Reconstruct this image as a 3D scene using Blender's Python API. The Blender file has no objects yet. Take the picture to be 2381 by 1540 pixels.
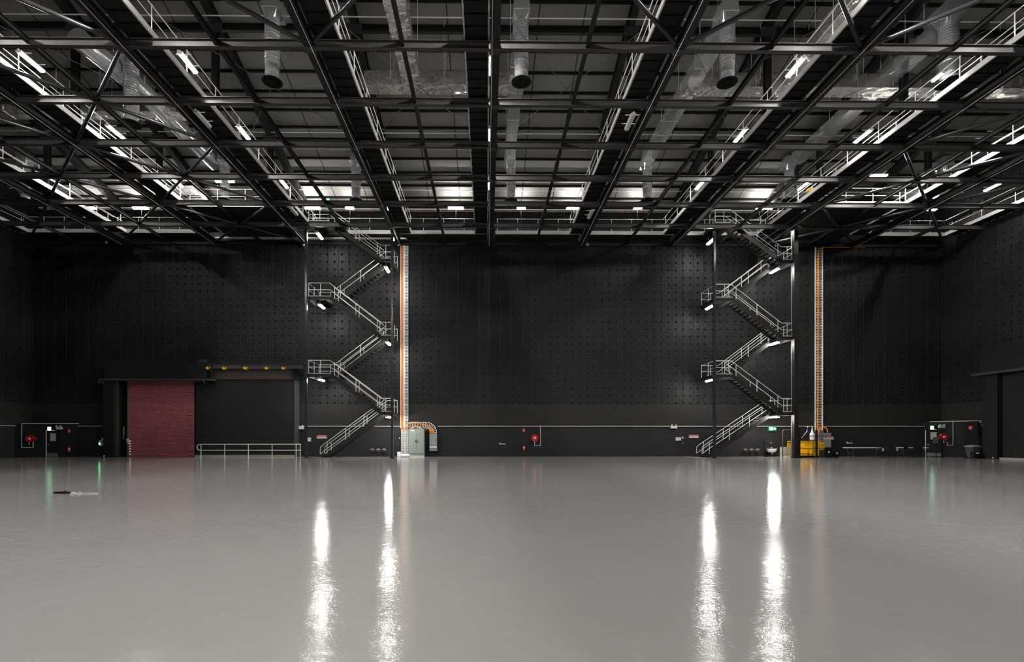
import bpy, math, random
from mathutils import Vector, Matrix
random.seed(7)
SC = bpy.context.scene
COL = SC.collection

# ------------------------------------------------------------------ camera, world, exposure
F = 1200.0            # focal length in px of the 2381 px wide frame
CX, HY = 1143.4, 1016.0   # principal point x, horizon y
TH = 0.0103           # small yaw to the right
EYE = 1.6
cam_d = bpy.data.cameras.new('camera')
cam = bpy.data.objects.new('camera', cam_d)
COL.objects.link(cam)
cam.location = (0, 0, EYE)
cam.rotation_euler = (math.pi/2, 0, -TH)
cam_d.sensor_width = 36
cam_d.lens = 36*F/2381
cam_d.shift_x = (1190.5-CX)/2381
cam_d.shift_y = (HY-770)/2381
cam_d.clip_end = 300
SC.camera = cam
w = bpy.data.worlds.new('world'); SC.world = w; w.use_nodes = True
w.node_tree.nodes['Background'].inputs[0].default_value = (0.5, 0.5, 0.5, 1)
w.node_tree.nodes['Background'].inputs[1].default_value = 0.0
SC.view_settings.view_transform = 'Standard'
SC.view_settings.look = 'None'
SC.view_settings.gamma = 1
SC.view_settings.exposure = 1.0
SC.cycles.max_bounces = 6; SC.cycles.diffuse_bounces = 3; SC.cycles.glossy_bounces = 3
E_NEAR = 650.0
E_FIX = 320.0          # radiance of the lit catwalk diffusers
E_BACK = 100.0
E_STAIR = 125.0

def at(px, py, Y):
    """a point of the hall at depth Y (distance from the camera's plane parallel to the back wall)"""
    a = (px-CX)/F
    X = Y*math.tan(TH+math.atan(a))
    d = X*math.sin(TH)+Y*math.cos(TH)
    return X, EYE+(HY-py)/F*d
def sx(px, Y): return at(px, HY, Y)[0]
def zz(px, py, Y): return at(px, py, Y)[1]

# ------------------------------------------------------------------ mesh helpers
class MB:
    def __init__(s): s.v = []; s.f = []
    def add(s, vs, fs):
        n = len(s.v); s.v += [tuple(p) for p in vs]; s.f += [tuple(i+n for i in f) for f in fs]; return s
    def box(s, x0, x1, y0, y1, z0, z1):
        x0, x1 = min(x0, x1), max(x0, x1); y0, y1 = min(y0, y1), max(y0, y1); z0, z1 = min(z0, z1), max(z0, z1)
        return s.add([(x0,y0,z0),(x1,y0,z0),(x1,y1,z0),(x0,y1,z0),(x0,y0,z1),(x1,y0,z1),(x1,y1,z1),(x0,y1,z1)],
                     [(0,3,2,1),(4,5,6,7),(0,1,5,4),(1,2,6,5),(2,3,7,6),(3,0,4,7)])
    def bar(s, p, q, w, h, up=(0,0,1)):
        p, q = Vector(p), Vector(q); t = (q-p).normalized(); u = Vector(up)
        side = t.cross(u)
        if side.length < 1e-4: side = t.cross(Vector((0,1,0)))
        side.normalize(); u = side.cross(t).normalized()
        vs = []
        for c in (p, q):
            for a, b in ((-1,-1),(1,-1),(1,1),(-1,1)): vs.append(c+side*(a*w/2)+u*(b*h/2))
        return s.add(vs, [(0,1,2,3),(7,6,5,4),(0,4,5,1),(1,5,6,2),(2,6,7,3),(3,7,4,0)])
    def ibeam(s, p, q, depth, width, tf=.02, tw=.012, up=(0,0,1)):
        """I section hanging below the line p-q (its top face)"""
        p, q, u = Vector(p), Vector(q), Vector(up)
        s.bar(p-u*tf/2, q-u*tf/2, width, tf, up)
        s.bar(p-u*(depth-tf/2), q-u*(depth-tf/2), width, tf, up)
        return s.bar(p-u*depth/2, q-u*depth/2, tw, depth-2*tf, up)
    def tube(s, pts, r, n=8, cap=True):
        P = [Vector(p) for p in pts]; m = len(P); rings = []; side = None
        rr = r if isinstance(r, (list, tuple)) else [r]*m
        for i in range(m):
            t = ((P[min(i+1,m-1)]-P[i]).normalized()+(P[i]-P[max(i-1,0)]).normalized())
            t = t.normalized() if t.length > 1e-6 else Vector((0,0,1))
            if side is None:
                side = t.cross(Vector((0,0,1)))
                if side.length < 1e-3: side = t.cross(Vector((0,1,0)))
            side = (side-t*side.dot(t)).normalized(); u = t.cross(side)
            k = 1.0
            if 0 < i < m-1:
                c = (P[i+1]-P[i]).normalized().dot(t); k = 1/max(c, .6)
            rings.append([P[i]+(side*math.cos(a)+u*math.sin(a))*rr[i]*k for a in [2*math.pi*j/n for j in range(n)]])
        fs = []
        for i in range(m-1):
            for j in range(n):
                a, b = i*n+j, i*n+(j+1) % n
                fs.append((a, b, b+n, a+n))
        if cap: fs += [tuple(range(n))[::-1], tuple((m-1)*n+j for j in range(n))]
        return s.add([p for g in rings for p in g], fs)
    def lathe(s, prof, c, n=24, axis='z'):
        vs = []; fs = []
        for r, h in prof:
            for j in range(n):
                a = 2*math.pi*j/n; x, y = r*math.cos(a), r*math.sin(a)
                vs.append({'z': (c[0]+x, c[1]+y, c[2]+h), 'y': (c[0]+x, c[1]+h, c[2]+y), 'x': (c[0]+h, c[1]+x, c[2]+y)}[axis])
        for i in range(len(prof)-1):
            for j in range(n):
                a, b = i*n+j, i*n+(j+1) % n; fs.append((a, b, b+n, a+n))
        return s.add(vs, fs)
    def prism(s, poly, y0, y1):
        """polygon in x,z swept from y0 to y1"""
        n = len(poly)
        return s.add([(x, y0, z) for x, z in poly]+[(x, y1, z) for x, z in poly],
                     [tuple(range(n)), tuple(range(2*n-1, n-1, -1))]+[(i, i+n, (i+1) % n+n, (i+1) % n) for i in range(n)])
    def build(s, name, mat, parent=None, smooth=False, bevel=0):
        me = bpy.data.meshes.new(name)
        lo = [min(p[i] for p in s.v) for i in range(3)]; hi = [max(p[i] for p in s.v) for i in range(3)]
        o0 = Vector(((lo[0]+hi[0])/2, (lo[1]+hi[1])/2, lo[2]))
        me.from_pydata([Vector(p)-o0 for p in s.v], [], s.f); me.update()
        if smooth:
            me.shade_smooth()
            me.set_sharp_from_angle(angle=math.radians(38))
        me.materials.append(mat)
        o = bpy.data.objects.new(name, me); COL.objects.link(o)
        if parent is not None:
            o.parent = parent
            pw = WORLD[parent.name]
            o.location = o0-pw
        else: o.location = o0
        WORLD[o.name] = o0
        if bevel:
            b = o.modifiers.new('bevel', 'BEVEL'); b.width = bevel; b.segments = 2; b.limit_method = 'ANGLE'
        return o
WORLD = {}
def B(*a): return MB().box(*a)
def tag(o, label=None, cat=None, group=None, kind=None):
    if label: o['label'] = label
    if cat: o['category'] = cat
    if group: o['group'] = group
    if kind: o['kind'] = kind
    return o
def thing(name, loc, label, cat, group=None):
    o = bpy.data.objects.new(name, None); COL.objects.link(o); o.location = loc; o.empty_display_size = .2
    WORLD[o.name] = Vector(loc)
    return tag(o, label, cat, group)
def kids(o): return [c for c in o.children]
def dup(o, dx=0, dy=0, dz=0, label=None, rotz=None):
    def cp(s, parent):
        c = s.copy(); COL.objects.link(c)
        if parent is not None: c.parent = parent
        for k in kids(s): cp(k, c)
        return c
    r = cp(o, None)
    r.location = o.location+Vector((dx, dy, dz)); WORLD[r.name] = Vector(r.location)
    if rotz is not None: r.rotation_euler.z = rotz
    if label: r['label'] = label
    return r
ORD = ['zeroth', 'first', 'second', 'third', 'fourth', 'fifth', 'sixth', 'seventh', 'eighth', 'ninth', 'tenth', 'eleventh', 'twelfth',
       'thirteenth', 'fourteenth', 'fifteenth', 'sixteenth', 'seventeenth', 'eighteenth', 'nineteenth', 'twentieth']
def arc(c, r, a0, a1, n, plane='xz'):
    out = []
    for i in range(n+1):
        a = math.radians(a0+(a1-a0)*i/n); p, q = r*math.cos(a), r*math.sin(a)
        out.append({'xz': (c[0]+p, c[1], c[2]+q), 'xy': (c[0]+p, c[1]+q, c[2]), 'yz': (c[0], c[1]+p, c[2]+q)}[plane])
    return out

# ------------------------------------------------------------------ materials
class NT:
    def __init__(s, name):
        s.m = bpy.data.materials.new(name); s.m.use_nodes = True; s.n = s.m.node_tree.nodes; s.l = s.m.node_tree.links
        s.b = s.n['Principled BSDF']
    def put(s, sock, v):
        if v is None: return
        if hasattr(v, 'links'): s.l.new(v, sock)
        else: sock.default_value = v
    def math(s, op, a, b=None, c=None, clamp=False):
        n = s.n.new('ShaderNodeMath'); n.operation = op; n.use_clamp = clamp
        for i, v in enumerate((a, b, c)): s.put(n.inputs[i], v)
        return n.outputs[0]
    def pos(s):
        g = s.n.new('ShaderNodeNewGeometry'); q = s.n.new('ShaderNodeSeparateXYZ'); s.l.new(g.outputs['Position'], q.inputs[0])
        return g.outputs['Position'], q.outputs[0], q.outputs[1], q.outputs[2]
    def noise(s, scale, detail=4, rough=.5, vec=None, vscale=None):
        n = s.n.new('ShaderNodeTexNoise'); n.inputs['Scale'].default_value = scale; n.inputs['Detail'].default_value = detail
        n.inputs['Roughness'].default_value = rough
        if vec is None: vec = s.pos()[0]
        if vscale:
            mp = s.n.new('ShaderNodeMapping'); mp.inputs['Scale'].default_value = vscale; s.l.new(vec, mp.inputs[0]); vec = mp.outputs[0]
        s.l.new(vec, n.inputs['Vector']); return n.outputs['Fac']
    def ramp(s, fac, a, b, lo=0., hi=1.):
        m = s.n.new('ShaderNodeMapRange'); s.put(m.inputs['Value'], fac)
        m.inputs['From Min'].default_value = a; m.inputs['From Max'].default_value = b
        m.inputs['To Min'].default_value = lo; m.inputs['To Max'].default_value = hi
        m.interpolation_type = 'SMOOTHSTEP'; return m.outputs[0]
    def mix(s, fac, a, b):
        m = s.n.new('ShaderNodeMix'); m.data_type = 'RGBA'; s.put(m.inputs[0], fac)
        for i, v in ((6, a), (7, b)):
            if isinstance(v, tuple) and len(v) == 3: v = (*v, 1)
            s.put(m.inputs[i], v)
        return m.outputs[2]
    def bump(s, h, dist, strength=1.0):
        b = s.n.new('ShaderNodeBump'); b.inputs['Distance'].default_value = dist; b.inputs['Strength'].default_value = strength
        s.l.new(h, b.inputs['Height']); s.l.new(b.outputs[0], s.b.inputs['Normal'])
def mat(name, col, rough=.5, metal=0., nscale=6., var=.12, spec=.5, emis=None, estr=0., bump=None, rvar=.08, coat=0.):
    t = NT(name)
    f = t.noise(nscale, 5)
    a = tuple(max(0, c*(1-var)) for c in col); b = tuple(min(1, c*(1+var)) for c in col)
    t.put(t.b.inputs['Base Color'], t.mix(f, a, b))
    t.put(t.b.inputs['Roughness'], t.ramp(f, .2, .8, max(.02, rough-rvar), min(1, rough+rvar)))
    t.b.inputs['Metallic'].default_value = metal
    t.b.inputs['Specular IOR Level'].default_value = spec
    t.b.inputs['Coat Weight'].default_value = coat
    if bump: t.bump(t.noise(bump[0], 4), bump[1])
    if emis:
        t.b.inputs['Emission Color'].default_value = (*emis, 1); t.b.inputs['Emission Strength'].default_value = estr
    return t.m
M = {}
M['steel'] = mat('black painted steel', (.015,.0145,.0145), .5, 0, 4, .15, spec=.22)
M['steel2'] = mat('charcoal painted steel', (.050,.048,.047), .45, 0, 3, .15, spec=.25)
M['chs'] = mat('glossy charcoal pipe', (.03,.03,.032), .22, 0, 3, .1, rvar=.02, spec=.4)
M['dark'] = mat('matt black', (.010,.010,.010), .75, 0, 6, .2, spec=.15)
M['deck'] = mat('dark catwalk plate', (.013,.013,.013), .75, 0, 5, .2, spec=.15)
M['galv'] = mat('galvanised steel', (.80,.80,.79), .42, .2, 25, .12)
M['galvd'] = mat('galvanised sheet duct', (.66,.67,.69), .19, .74, 1.5, .12, rvar=0.)
M['toe'] = mat('pale galvanised channel', (.46,.45,.44), .5, .15, 12, .1)
M['white'] = mat('white enamel', (.72,.72,.70), .35, 0, 8, .05)
M['offw'] = mat('off-white plastic', (.55,.54,.5), .45, 0, 8, .08)
M['grey'] = mat('green grey cabinet enamel', (.245,.275,.255), .4, 0, 4, .05)
M['greyb'] = mat('mid grey plastic', (.10,.10,.105), .5, 0, 6, .1)
M['yellow'] = mat('yellow paint', (.85,.50,.01), .4, 0, 5, .08)
M['red'] = mat('red enamel', (.50,.008,.01), .35, 0, 6, .1)
M['signred'] = mat('sign red', (.62,.05,.04), .4, 0, 6, .05)
M['orange'] = mat('orange cable sheath', (.85,.27,.01), .45, 0, 15, .15)
M['orange2'] = mat('deep orange cable sheath', (.72,.17,.01), .45, 0, 15, .15)
M['black_cable'] = mat('black cable sheath', (.02,.02,.02), .5)
M['blue'] = mat('blue strap', (.02,.05,.5), .5)
M['brown'] = mat('dim brown board', (.045,.034,.026), .7, 0, 2, .15)
M['plastic'] = mat('clear plastic bag', (.75,.75,.76), .2, 0, 12, .1, bump=(6,.03))
M['off_tube'] = mat('unlit diffuser', (.55,.54,.5), .4)
M['glow'] = mat('lit diffuser', (.8,.8,.8), .5, emis=(1,.97,.92), estr=E_FIX)
M['glow_n'] = mat('lit diffuser', (.8,.8,.8), .5, emis=(1,.97,.925), estr=E_NEAR)
M['glow_b'] = mat('lit flood diffuser', (.8,.8,.8), .5, emis=(1,.97,.92), estr=E_BACK)
M['glow_s'] = mat('lit stair diffuser', (.8,.8,.8), .5, emis=(1,.975,.93), estr=E_STAIR)
M['green'] = mat('dark green sign face', (.0,.09,.04), .4, emis=(0,.35,.14), estr=.25)
M['greenw'] = mat('lit pictogram', (.6,.9,.7), .4, emis=(.35,1,.6), estr=2.6)
M['led'] = mat('green indicator lamp', (.2,.9,.5), .4, emis=(.15,1,.4), estr=14.)
M['ledw'] = mat('small white indicator', (.9,.9,.8), .4, emis=(1,.95,.7), estr=.5)

def foil_mat():
    t = NT('crinkled foil duct wrap')
    v = t.n.new('ShaderNodeTexVoronoi'); v.inputs['Scale'].default_value = 2.4; t.l.new(t.pos()[0], v.inputs['Vector'])
    n = t.noise(2.6, 3, .5)
    h = t.math('ADD', t.math('MULTIPLY', v.outputs['Distance'], .7), n)
    t.put(t.b.inputs['Base Color'], t.mix(n, (.68,.67,.65), (.85,.84,.81)))
    t.b.inputs['Metallic'].default_value = .85
    t.b.inputs['Roughness'].default_value = .24
    t.bump(h, .075, .9); return t.m
M['foil'] = foil_mat()

def spiral_mat():
    t = NT('spiral duct sheet')
    p, x, y, z = t.pos()
    s = t.math('FRACT', t.math('MULTIPLY', z, 7.5))
    rib = t.ramp(t.math('ABSOLUTE', t.math('SUBTRACT', s, .5)), .36, .5)
    t.put(t.b.inputs['Base Color'], t.mix(rib, (.62,.63,.66), (.92,.92,.92)))
    t.b.inputs['Metallic'].default_value = .72
    t.b.inputs['Roughness'].default_value = .2
    t.bump(rib, .012); return t.m
M['spiral'] = spiral_mat()

def wall_mat(zoned=True):
    t = NT('black quilted acoustic wall')
    p, x, y, z = t.pos()
    u = t.math('ADD', x, y)
    def cell(c, s, off=0.):
        return t.math('SUBTRACT', t.math('FRACT', t.math('DIVIDE', t.math('ADD', c, 200+off), s)), .5)
    cu, cv = cell(u, .6), cell(z, .6)
    d = t.math('SQRT', t.math('ADD', t.math('MULTIPLY', cu, cu), t.math('MULTIPLY', cv, cv)))
    pit = t.ramp(d, .02, .17)                                   # button pits
    seam = t.ramp(t.math('ABSOLUTE', cell(u, .87, .3)), .0, .035)
    hs = t.ramp(t.math('ABSOLUTE', cell(z, 3.0, .6)), .0, .006)
    n1 = t.noise(1.3, 6, .6); n2 = t.noise(9, 5, .6, vscale=(1,1,3.5))
    quilt_h = t.math('ADD', t.math('ADD', pit, t.math('MULTIPLY', seam, .25)), t.math('MULTIPLY', n1, .55))
    up = t.math('GREATER_THAN', z, 4.24); mid = t.math('GREATER_THAN', z, 2.46)
    br = t.n.new('ShaderNodeTexBrick'); br.inputs['Scale'].default_value = 1.0
    cmb = t.n.new('ShaderNodeCombineXYZ'); t.l.new(u, cmb.inputs[0]); t.l.new(z, cmb.inputs[1]); t.l.new(cmb.outputs[0], br.inputs['Vector'])
    br.inputs['Brick Width'].default_value = .4; br.inputs['Row Height'].default_value = .2; br.inputs['Mortar Size'].default_value = .008
    br.inputs['Color1'].default_value = (.021,.0200,.0215,1); br.inputs['Color2'].default_value = (.024,.023,.0245,1); br.inputs['Mortar'].default_value = (.015,.015,.015,1)
    br2 = t.n.new('ShaderNodeTexBrick'); br2.inputs['Scale'].default_value = 1.0; t.l.new(cmb.outputs[0], br2.inputs['Vector'])
    br2.inputs['Brick Width'].default_value = .1; br2.inputs['Row Height'].default_value = .09; br2.inputs['Mortar Size'].default_value = .018
    br2.inputs['Color1'].default_value = (.012,.0115,.0115,1); br2.inputs['Color2'].default_value = (.017,.0165,.016,1); br2.inputs['Mortar'].default_value = (.028,.027,.026,1)
    q = t.mix(seam, (.026,.026,.026), t.mix(n2, (.009,.009,.0095), (.017,.017,.0175)))
    q = t.mix(hs, (.022,.022,.022), q)
    q = t.mix(pit, (.016,.016,.016), q)
    c = t.mix(mid, br.outputs['Color'], br2.outputs['Color']); c = t.mix(up, c, q)
    t.put(t.b.inputs['Base Color'], c)
    t.put(t.b.inputs['Roughness'], t.math('ADD', .42, t.math('MULTIPLY', n1, .2)))
    t.b.inputs['Specular IOR Level'].default_value = .15
    low_h = t.math('MULTIPLY', t.math('SUBTRACT', 1., br.outputs['Fac']), .12)
    h = t.math('ADD', t.math('MULTIPLY', quilt_h, up), t.math('MULTIPLY', low_h, t.math('SUBTRACT', 1., up)))
    t.bump(h, .13); return t.m
M['wall'] = wall_mat()

def floor_mat():
    t = NT('glossy grey epoxy floor')
    p, x, y, z = t.pos()
    n = t.noise(.35, 6, .6); n2 = t.noise(2.5, 8, .7); sp = t.noise(38, 3, .6)
    base = t.mix(n, (.255,.250,.246), (.295,.289,.284))
    scuff = t.ramp(n2, .70, .80)
    base = t.mix(t.math('MULTIPLY', scuff, .35), base, (.34,.33,.32))
    # construction joint lines across the slab
    jl = t.math('ABSOLUTE', t.math('SUBTRACT', t.math('ADD', y, t.math('MULTIPLY', x, -.004)), 14.9))
    jm = t.math('MULTIPLY', t.ramp(jl, .006, .02, 1, 0), t.ramp(t.noise(1.0, 3, .6, vscale=(1,.01,.01)), .42, .55))
    base = t.mix(t.math('MULTIPLY', jm, .45), base, (.5,.49,.47))
    cr = t.math('ABSOLUTE', t.math('SUBTRACT', t.math('ADD', y, t.math('MULTIPLY', t.math('ADD', x, t.math('MULTIPLY', n2, .15)), .95)), 15.6+1.9))
    cm = t.math('MULTIPLY', t.ramp(cr, .004, .02, 1, 0), t.math('GREATER_THAN', x, 5.4))
    base = t.mix(t.math('MULTIPLY', cm, .5), base, (.5,.49,.47))
    t.put(t.b.inputs['Base Color'], base)
    t.put(t.b.inputs['Roughness'], t.math('ADD', t.ramp(n, .3, .7, .075, .10), t.math('MULTIPLY', scuff, .06)))
    t.b.inputs['Specular IOR Level'].default_value = .5
    h = t.math('ADD', t.math('MULTIPLY', t.noise(5., 5, .55), 1.), t.math('MULTIPLY', sp, .16))
    t.bump(h, .0045); return t.m
M['floor'] = floor_mat()

def roof_mat():
    t = NT('grey roof lining panels')
    p, x, y, z = t.pos()
    n = t.noise(4, 6, .65); n2 = t.noise(30, 3, .6)
    c = t.mix(n, (.20,.193,.18), (.245,.236,.22)); c = t.mix(t.ramp(n2, .35, .7), c, (.165,.16,.148))
    s = t.math('ABSOLUTE', t.math('SUBTRACT', t.math('FRACT', t.math('DIVIDE', t.math('ADD', x, 200*2.4533-.35+1.2267), 2.4533)), .5))
    c = t.mix(t.ramp(s, .008, .022), (.02,.02,.02), c)
    t.put(t.b.inputs['Base Color'], c); t.b.inputs['Roughness'].default_value = .75
    t.bump(n2, .01); return t.m
M['roof'] = roof_mat()

def shutter_mat():
    t = NT('maroon roller shutter'); n = t.noise(1.2, 4)
    t.put(t.b.inputs['Base Color'], t.mix(n, (.34,.105,.13), (.42,.135,.16)))
    t.b.inputs['Roughness'].default_value = .42; return t.m
M['maroon'] = shutter_mat()

# ------------------------------------------------------------------ hall dimensions
D = 41.74                      # back wall
XL, XR = -36.45, 37.15         # side walls
YB = -7.0                      # wall behind the camera
X0, BAY = .35, 7.36            # main beam lines
S = 3.486                      # cross beam spacing
def bY(k): return 20.56+S*(k-1)
def mX(k): return X0+BAY*k
HT = EYE+15.72                 # top of the grid beams
DK = HT+.12                    # catwalk deck underside
RIDGE = 17.5
def roofH(Y): return EYE+(29.97-.27*Y if Y >= RIDGE else 29.97-.27*RIDGE-.27*(RIDGE-Y))

# ------------------------------------------------------------------ setting
tag(B(XL-.3, XR+.3, YB-.3, D+.3, -.2, 0).build('floor', M['floor']), 'glossy grey epoxy floor', None, None, 'structure')
def gable(x0, x1):
    ys = [YB, RIDGE, D]; m = MB()
    vs = [(x0, YB, 0), (x0, D, 0)]+[(x0, y, roofH(y)) for y in (D, RIDGE, YB)]
    vs += [(x1, p[1], p[2]) for p in vs]
    m.add(vs, [(0,1,2,3,4), (9,8,7,6,5), (0,5,6,1), (1,6,7,2), (2,7,8,3), (3,8,9,4), (4,9,5,0)]); return m
tag(B(XL-.3, XR+.3, D, D+.3, 0, roofH(D)).build('wall_back', M['wall']), kind='structure')
tag(B(XL-.3, XR+.3, YB-.3, YB, 0, roofH(YB)).build('wall_front', M['wall']), kind='structure')
tag(gable(XL-.3, XL).build('wall_left', M['wall']), kind='structure')
tag(gable(XR, XR+.3).build('wall_right', M['wall']), kind='structure')
m = MB()
for ya, yb in ((YB-.3, RIDGE), (RIDGE, D+.3)):
    a, b = roofH(ya), roofH(yb)
    vs = [(XL-.3,ya,a),(XR+.3,ya,a),(XR+.3,yb,b),(XL-.3,yb,b)]
    m.add(vs+[(p[0],p[1],p[2]+.2) for p in vs], [(0,3,2,1),(4,5,6,7),(0,1,5,4),(1,2,6,5),(2,3,7,6),(3,0,4,7)])
tag(m.build('ceiling', M['roof']), kind='structure')

def wallpos(k):
    return {-5: 'along the left wall', -4: 'nearest the left wall', 4: 'nearest the right wall', 5: 'along the right wall'}.get(k)
def linepos(k):
    if k == 0: return 'above the middle of the hall'
    side = 'left' if k < 0 else 'right'
    return '%s to the %s of the middle line' % (ORD[abs(k)], side)

# purlins under the roof sheets
pur = None; i = 0
y = D-.95
while y > RIDGE+1:
    i += 1
    z = roofH(y)
    lab = 'dark roof purlin, %s from the back wall' % (ORD[i] if i < 21 else 'nearest the ridge')
    if pur is None:
        pur = tag(B(XL, XR, y-.05, y+.05, z-.16, z-.01).build('roof_purlin', M['dark']), lab, 'purlin', 'roof purlins'); py0, pz0 = y, z
    else: dup(pur, 0, y-py0, z-pz0, lab)
    y -= 1.27
# sloping roof rafters on the main lines
for k in range(-4, 5):
    m = MB()
    m.ibeam((mX(k), D, roofH(D)-.16), (mX(k), RIDGE, roofH(RIDGE)-.16), .6, .36)
    m.ibeam((mX(k), YB, roofH(YB)-.16), (mX(k), RIDGE, roofH(RIDGE)-.16), .6, .36)
    tag(m.build('roof_rafter', M['steel']), 'deep black roof rafter, %s' % linepos(k), 'rafter', 'roof rafters')
# roof cross ties with the sprinkler pipes
for i, kk in enumerate((3, 5)):
    yy = bY(kk); z = roofH(yy)-.76
    tag(MB().ibeam((XL, yy, z), (XR, yy, z), .25, .2).build('roof_tie_beam', M['steel']),
        'thin black tie beam crossing under the rafters, %s the camera' % ('nearer' if i == 0 else 'farther from'), 'beam', 'roof tie beams')
for i, (yy, H) in enumerate(((26.6, 21.6), (34.2, 20.1), (39.8, 19.0))):
    tag(MB().tube([(XL, yy, EYE+H), (XR, yy, EYE+H)], .03, 8).build('sprinkler_pipe', M['galv'], smooth=True),
        'thin bright sprinkler pipe running crosswise under the roof, %s row from the front' % ORD[i+1], 'pipe', 'sprinkler pipes')

# ------------------------------------------------------------------ grid steel
for k in range(1, 8):
    yy = bY(k) if k < 7 else D-.12
    m = MB().ibeam((XL, yy, HT), (XR, yy, HT), .31, .20, .016, .012)
    lab = 'black cross beam of the ceiling grid, %s' % ('against the back wall' if k == 7 else '%s from the front' % ORD[k])
    tag(m.build('cross_beam', M['steel2'] if k < 7 else M['steel']), lab, 'beam', 'cross beams of the ceiling grid')
for k in range(0, -8, -1):
    yy = bY(k)
    tag(MB().ibeam((XL, yy, HT), (XR, yy, HT), .31, .20, .016, .012).build('cross_beam', M['steel2']),
        'black cross beam of the ceiling grid, %s row before the front visible one' % ORD[1-k], 'beam', 'cross beams of the ceiling grid')
for k in range(-4, 5):
    x = mX(k)
    t = thing('main_beam', (x, 17, HT-.4), 'wide black main beam running lengthwise, %s' % linepos(k), 'beam', 'lengthwise main beams of the ceiling grid')
    m = MB().ibeam((x, YB, HT+.02), (x, D, HT+.02), .36, .36, .022, .016); m.build('girder', M['steel'], t)
    sgn = 1 if k < 0 else -1
    MB().tube([(x+sgn*.13, 14, HT-.43), (x+sgn*.13, D-.5, HT-.43)], .012, 6).build('conduit', M['galv'], t)
    for j in range(1, 7):
        g = MB().box(x-.24, x+.24, bY(j)-.16, bY(j)+.16, HT-.375, HT-.345)
        for a in (-.2, -.13, .13, .2):
            for b in (-.1, 0, .1): g.lathe([(0, -.022), (.018, -.022), (.018, 0)], (x+a, bY(j)+b, HT-.375), 6)
        g.build('splice_plate', M['steel2'], t)
for k in range(-5, 5):
    x = mX(k)+BAY/2
    tag(MB().ibeam((x, YB, HT-.0), (x, D, HT-.0), .2, .15, .014, .01).build('secondary_beam', M['steel']),
        'slim black lengthwise beam in the %s' % ('bay %s' % ('just left of the centre beam' if k == -1 else 'just right of the centre beam') if k in (-1, 0)
        else '%s bay %s of the centre beam' % (ORD[abs(k+(0 if k < 0 else 1))], 'left' if k < 0 else 'right')), 'beam', 'lengthwise secondary beams')
# hanger posts from the rafters to the grid
for kk in (3, 5):
    for k in range(-4, 5):
        x, yy = mX(k), bY(kk); zt = roofH(yy)-.76
        t = thing('hanger_post', (x, yy, HT), 'black steel hanger post in the %s row, %s' % ('nearer' if kk == 3 else 'farther', linepos(k)), 'post', 'hanger posts of the grid')
        m = MB().box(x-.15, x+.15, yy-.15, yy-.13, HT+.02, zt); m.box(x-.15, x+.15, yy+.13, yy+.15, HT+.02, zt); m.box(x-.01, x+.01, yy-.13, yy+.13, HT+.02, zt)
        m.build('post', M['steel'], t)
        g = MB().box(x-.42, x+.42, yy-.17, yy-.15, zt-.42, zt+.1)
        for a in (-.34, -.22, .22, .34):
            for b in (-.3, -.1): g.lathe([(0, -.03), (.025, -.03), (.025, 0)], (x+a, yy-.17, zt+b), 6, 'y')
        g.build('gusset_plate', M['steel2'], t)
# round diagonal pipes in the grid
ZP = HT-.17
def node(kx, kb): return (X0+BAY*kx, bY(kb), ZP)
br = []
for j in (1, 3, 5):                                   # left lattice, apexes on the second line left
    kx, kb = -2.0, j
    while kb < 7 and kx > -5: br.append((node(kx, kb), node(kx-.5, kb+1), 'left')); kx -= .5; kb += 1
for j in (1, 3, 5, 7):
    kx, kb = -2.0, j
    while kb > 0 and kx > -5: br.append((node(kx, kb), node(kx-.5, kb-1), 'left')); kx -= .5; kb -= 1
for j in (3, 5):
    kx, kb = 3.0, j
    while kb < 7 and kx < 5: br.append((node(kx, kb), node(kx+.5, kb+1), 'right')); kx += .5; kb += 1
for j in (3, 5, 7):
    kx, kb = 3.0, j
    while kb > 0 and kx < 5: br.append((node(kx, kb), node(kx+.5, kb-1), 'right')); kx += .5; kb -= 1
for kx in (-2, -1, 0, 1, 2):
    if kx != 0 and kx != -2: br.append((node(kx, 1), node(kx-.5, 0), 'front'))
    if kx not in (0, -2): br.append((node(kx, 1), node(kx+.5, 0), 'front'))
seen = set()
for p, q, side in br:
    key = tuple(round(v, 2) for v in sorted((p, q))[0]+sorted((p, q))[1])
    if key in seen: continue
    seen.add(key)
    row = round((min(p[1], q[1])-20.56)/S)+1
    d = Vector(q)-Vector(p); d.normalize()
    t = thing('brace_pipe', p, 'black brace pipe slanting %s behind the %s cross beam, %s %s bay' % (
        'left' if (q[0]-p[0])*(q[1]-p[1]) < 0 else 'right', ORD[row] if row > 0 else 'unseen', ORD[int(abs((p[0]+q[0])/2-X0)/3.68)+1], 'left' if p[0] < 0 else 'right'), 'pipe', 'diagonal brace pipes of the grid')
    MB().tube([Vector(p)+d*.3, Vector(q)-d*.3], .085, 14).build('pipe', M['chs'], t, smooth=True)
    for e, s in ((p, 1), (q, -1)):
        MB().bar(Vector(e)+d*s*.05, Vector(e)+d*s*.42, .22, .02).build('end_plate', M['steel2'], t)
# thin tie rods between the rafters
ZR = EYE+17.5
for k in range(-3, 3):
    for s in (0, 1):
        a = (mX(k+s), bY(4), ZR); b = (mX(k+1-s), bY(1)+.2, ZR)
        tag(MB().tube([a, b], .016, 6).build('tie_rod', M['steel2']),
            'thin steel tie rod slanting %s, in the %s' % ('right' if s else 'left', ['third bay left of centre', 'second bay left of centre', 'first bay left of centre', 'first bay right of centre',
             'second bay right of centre', 'third bay right of centre'][k+3]), 'rod', 'crossed tie rods')

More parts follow.
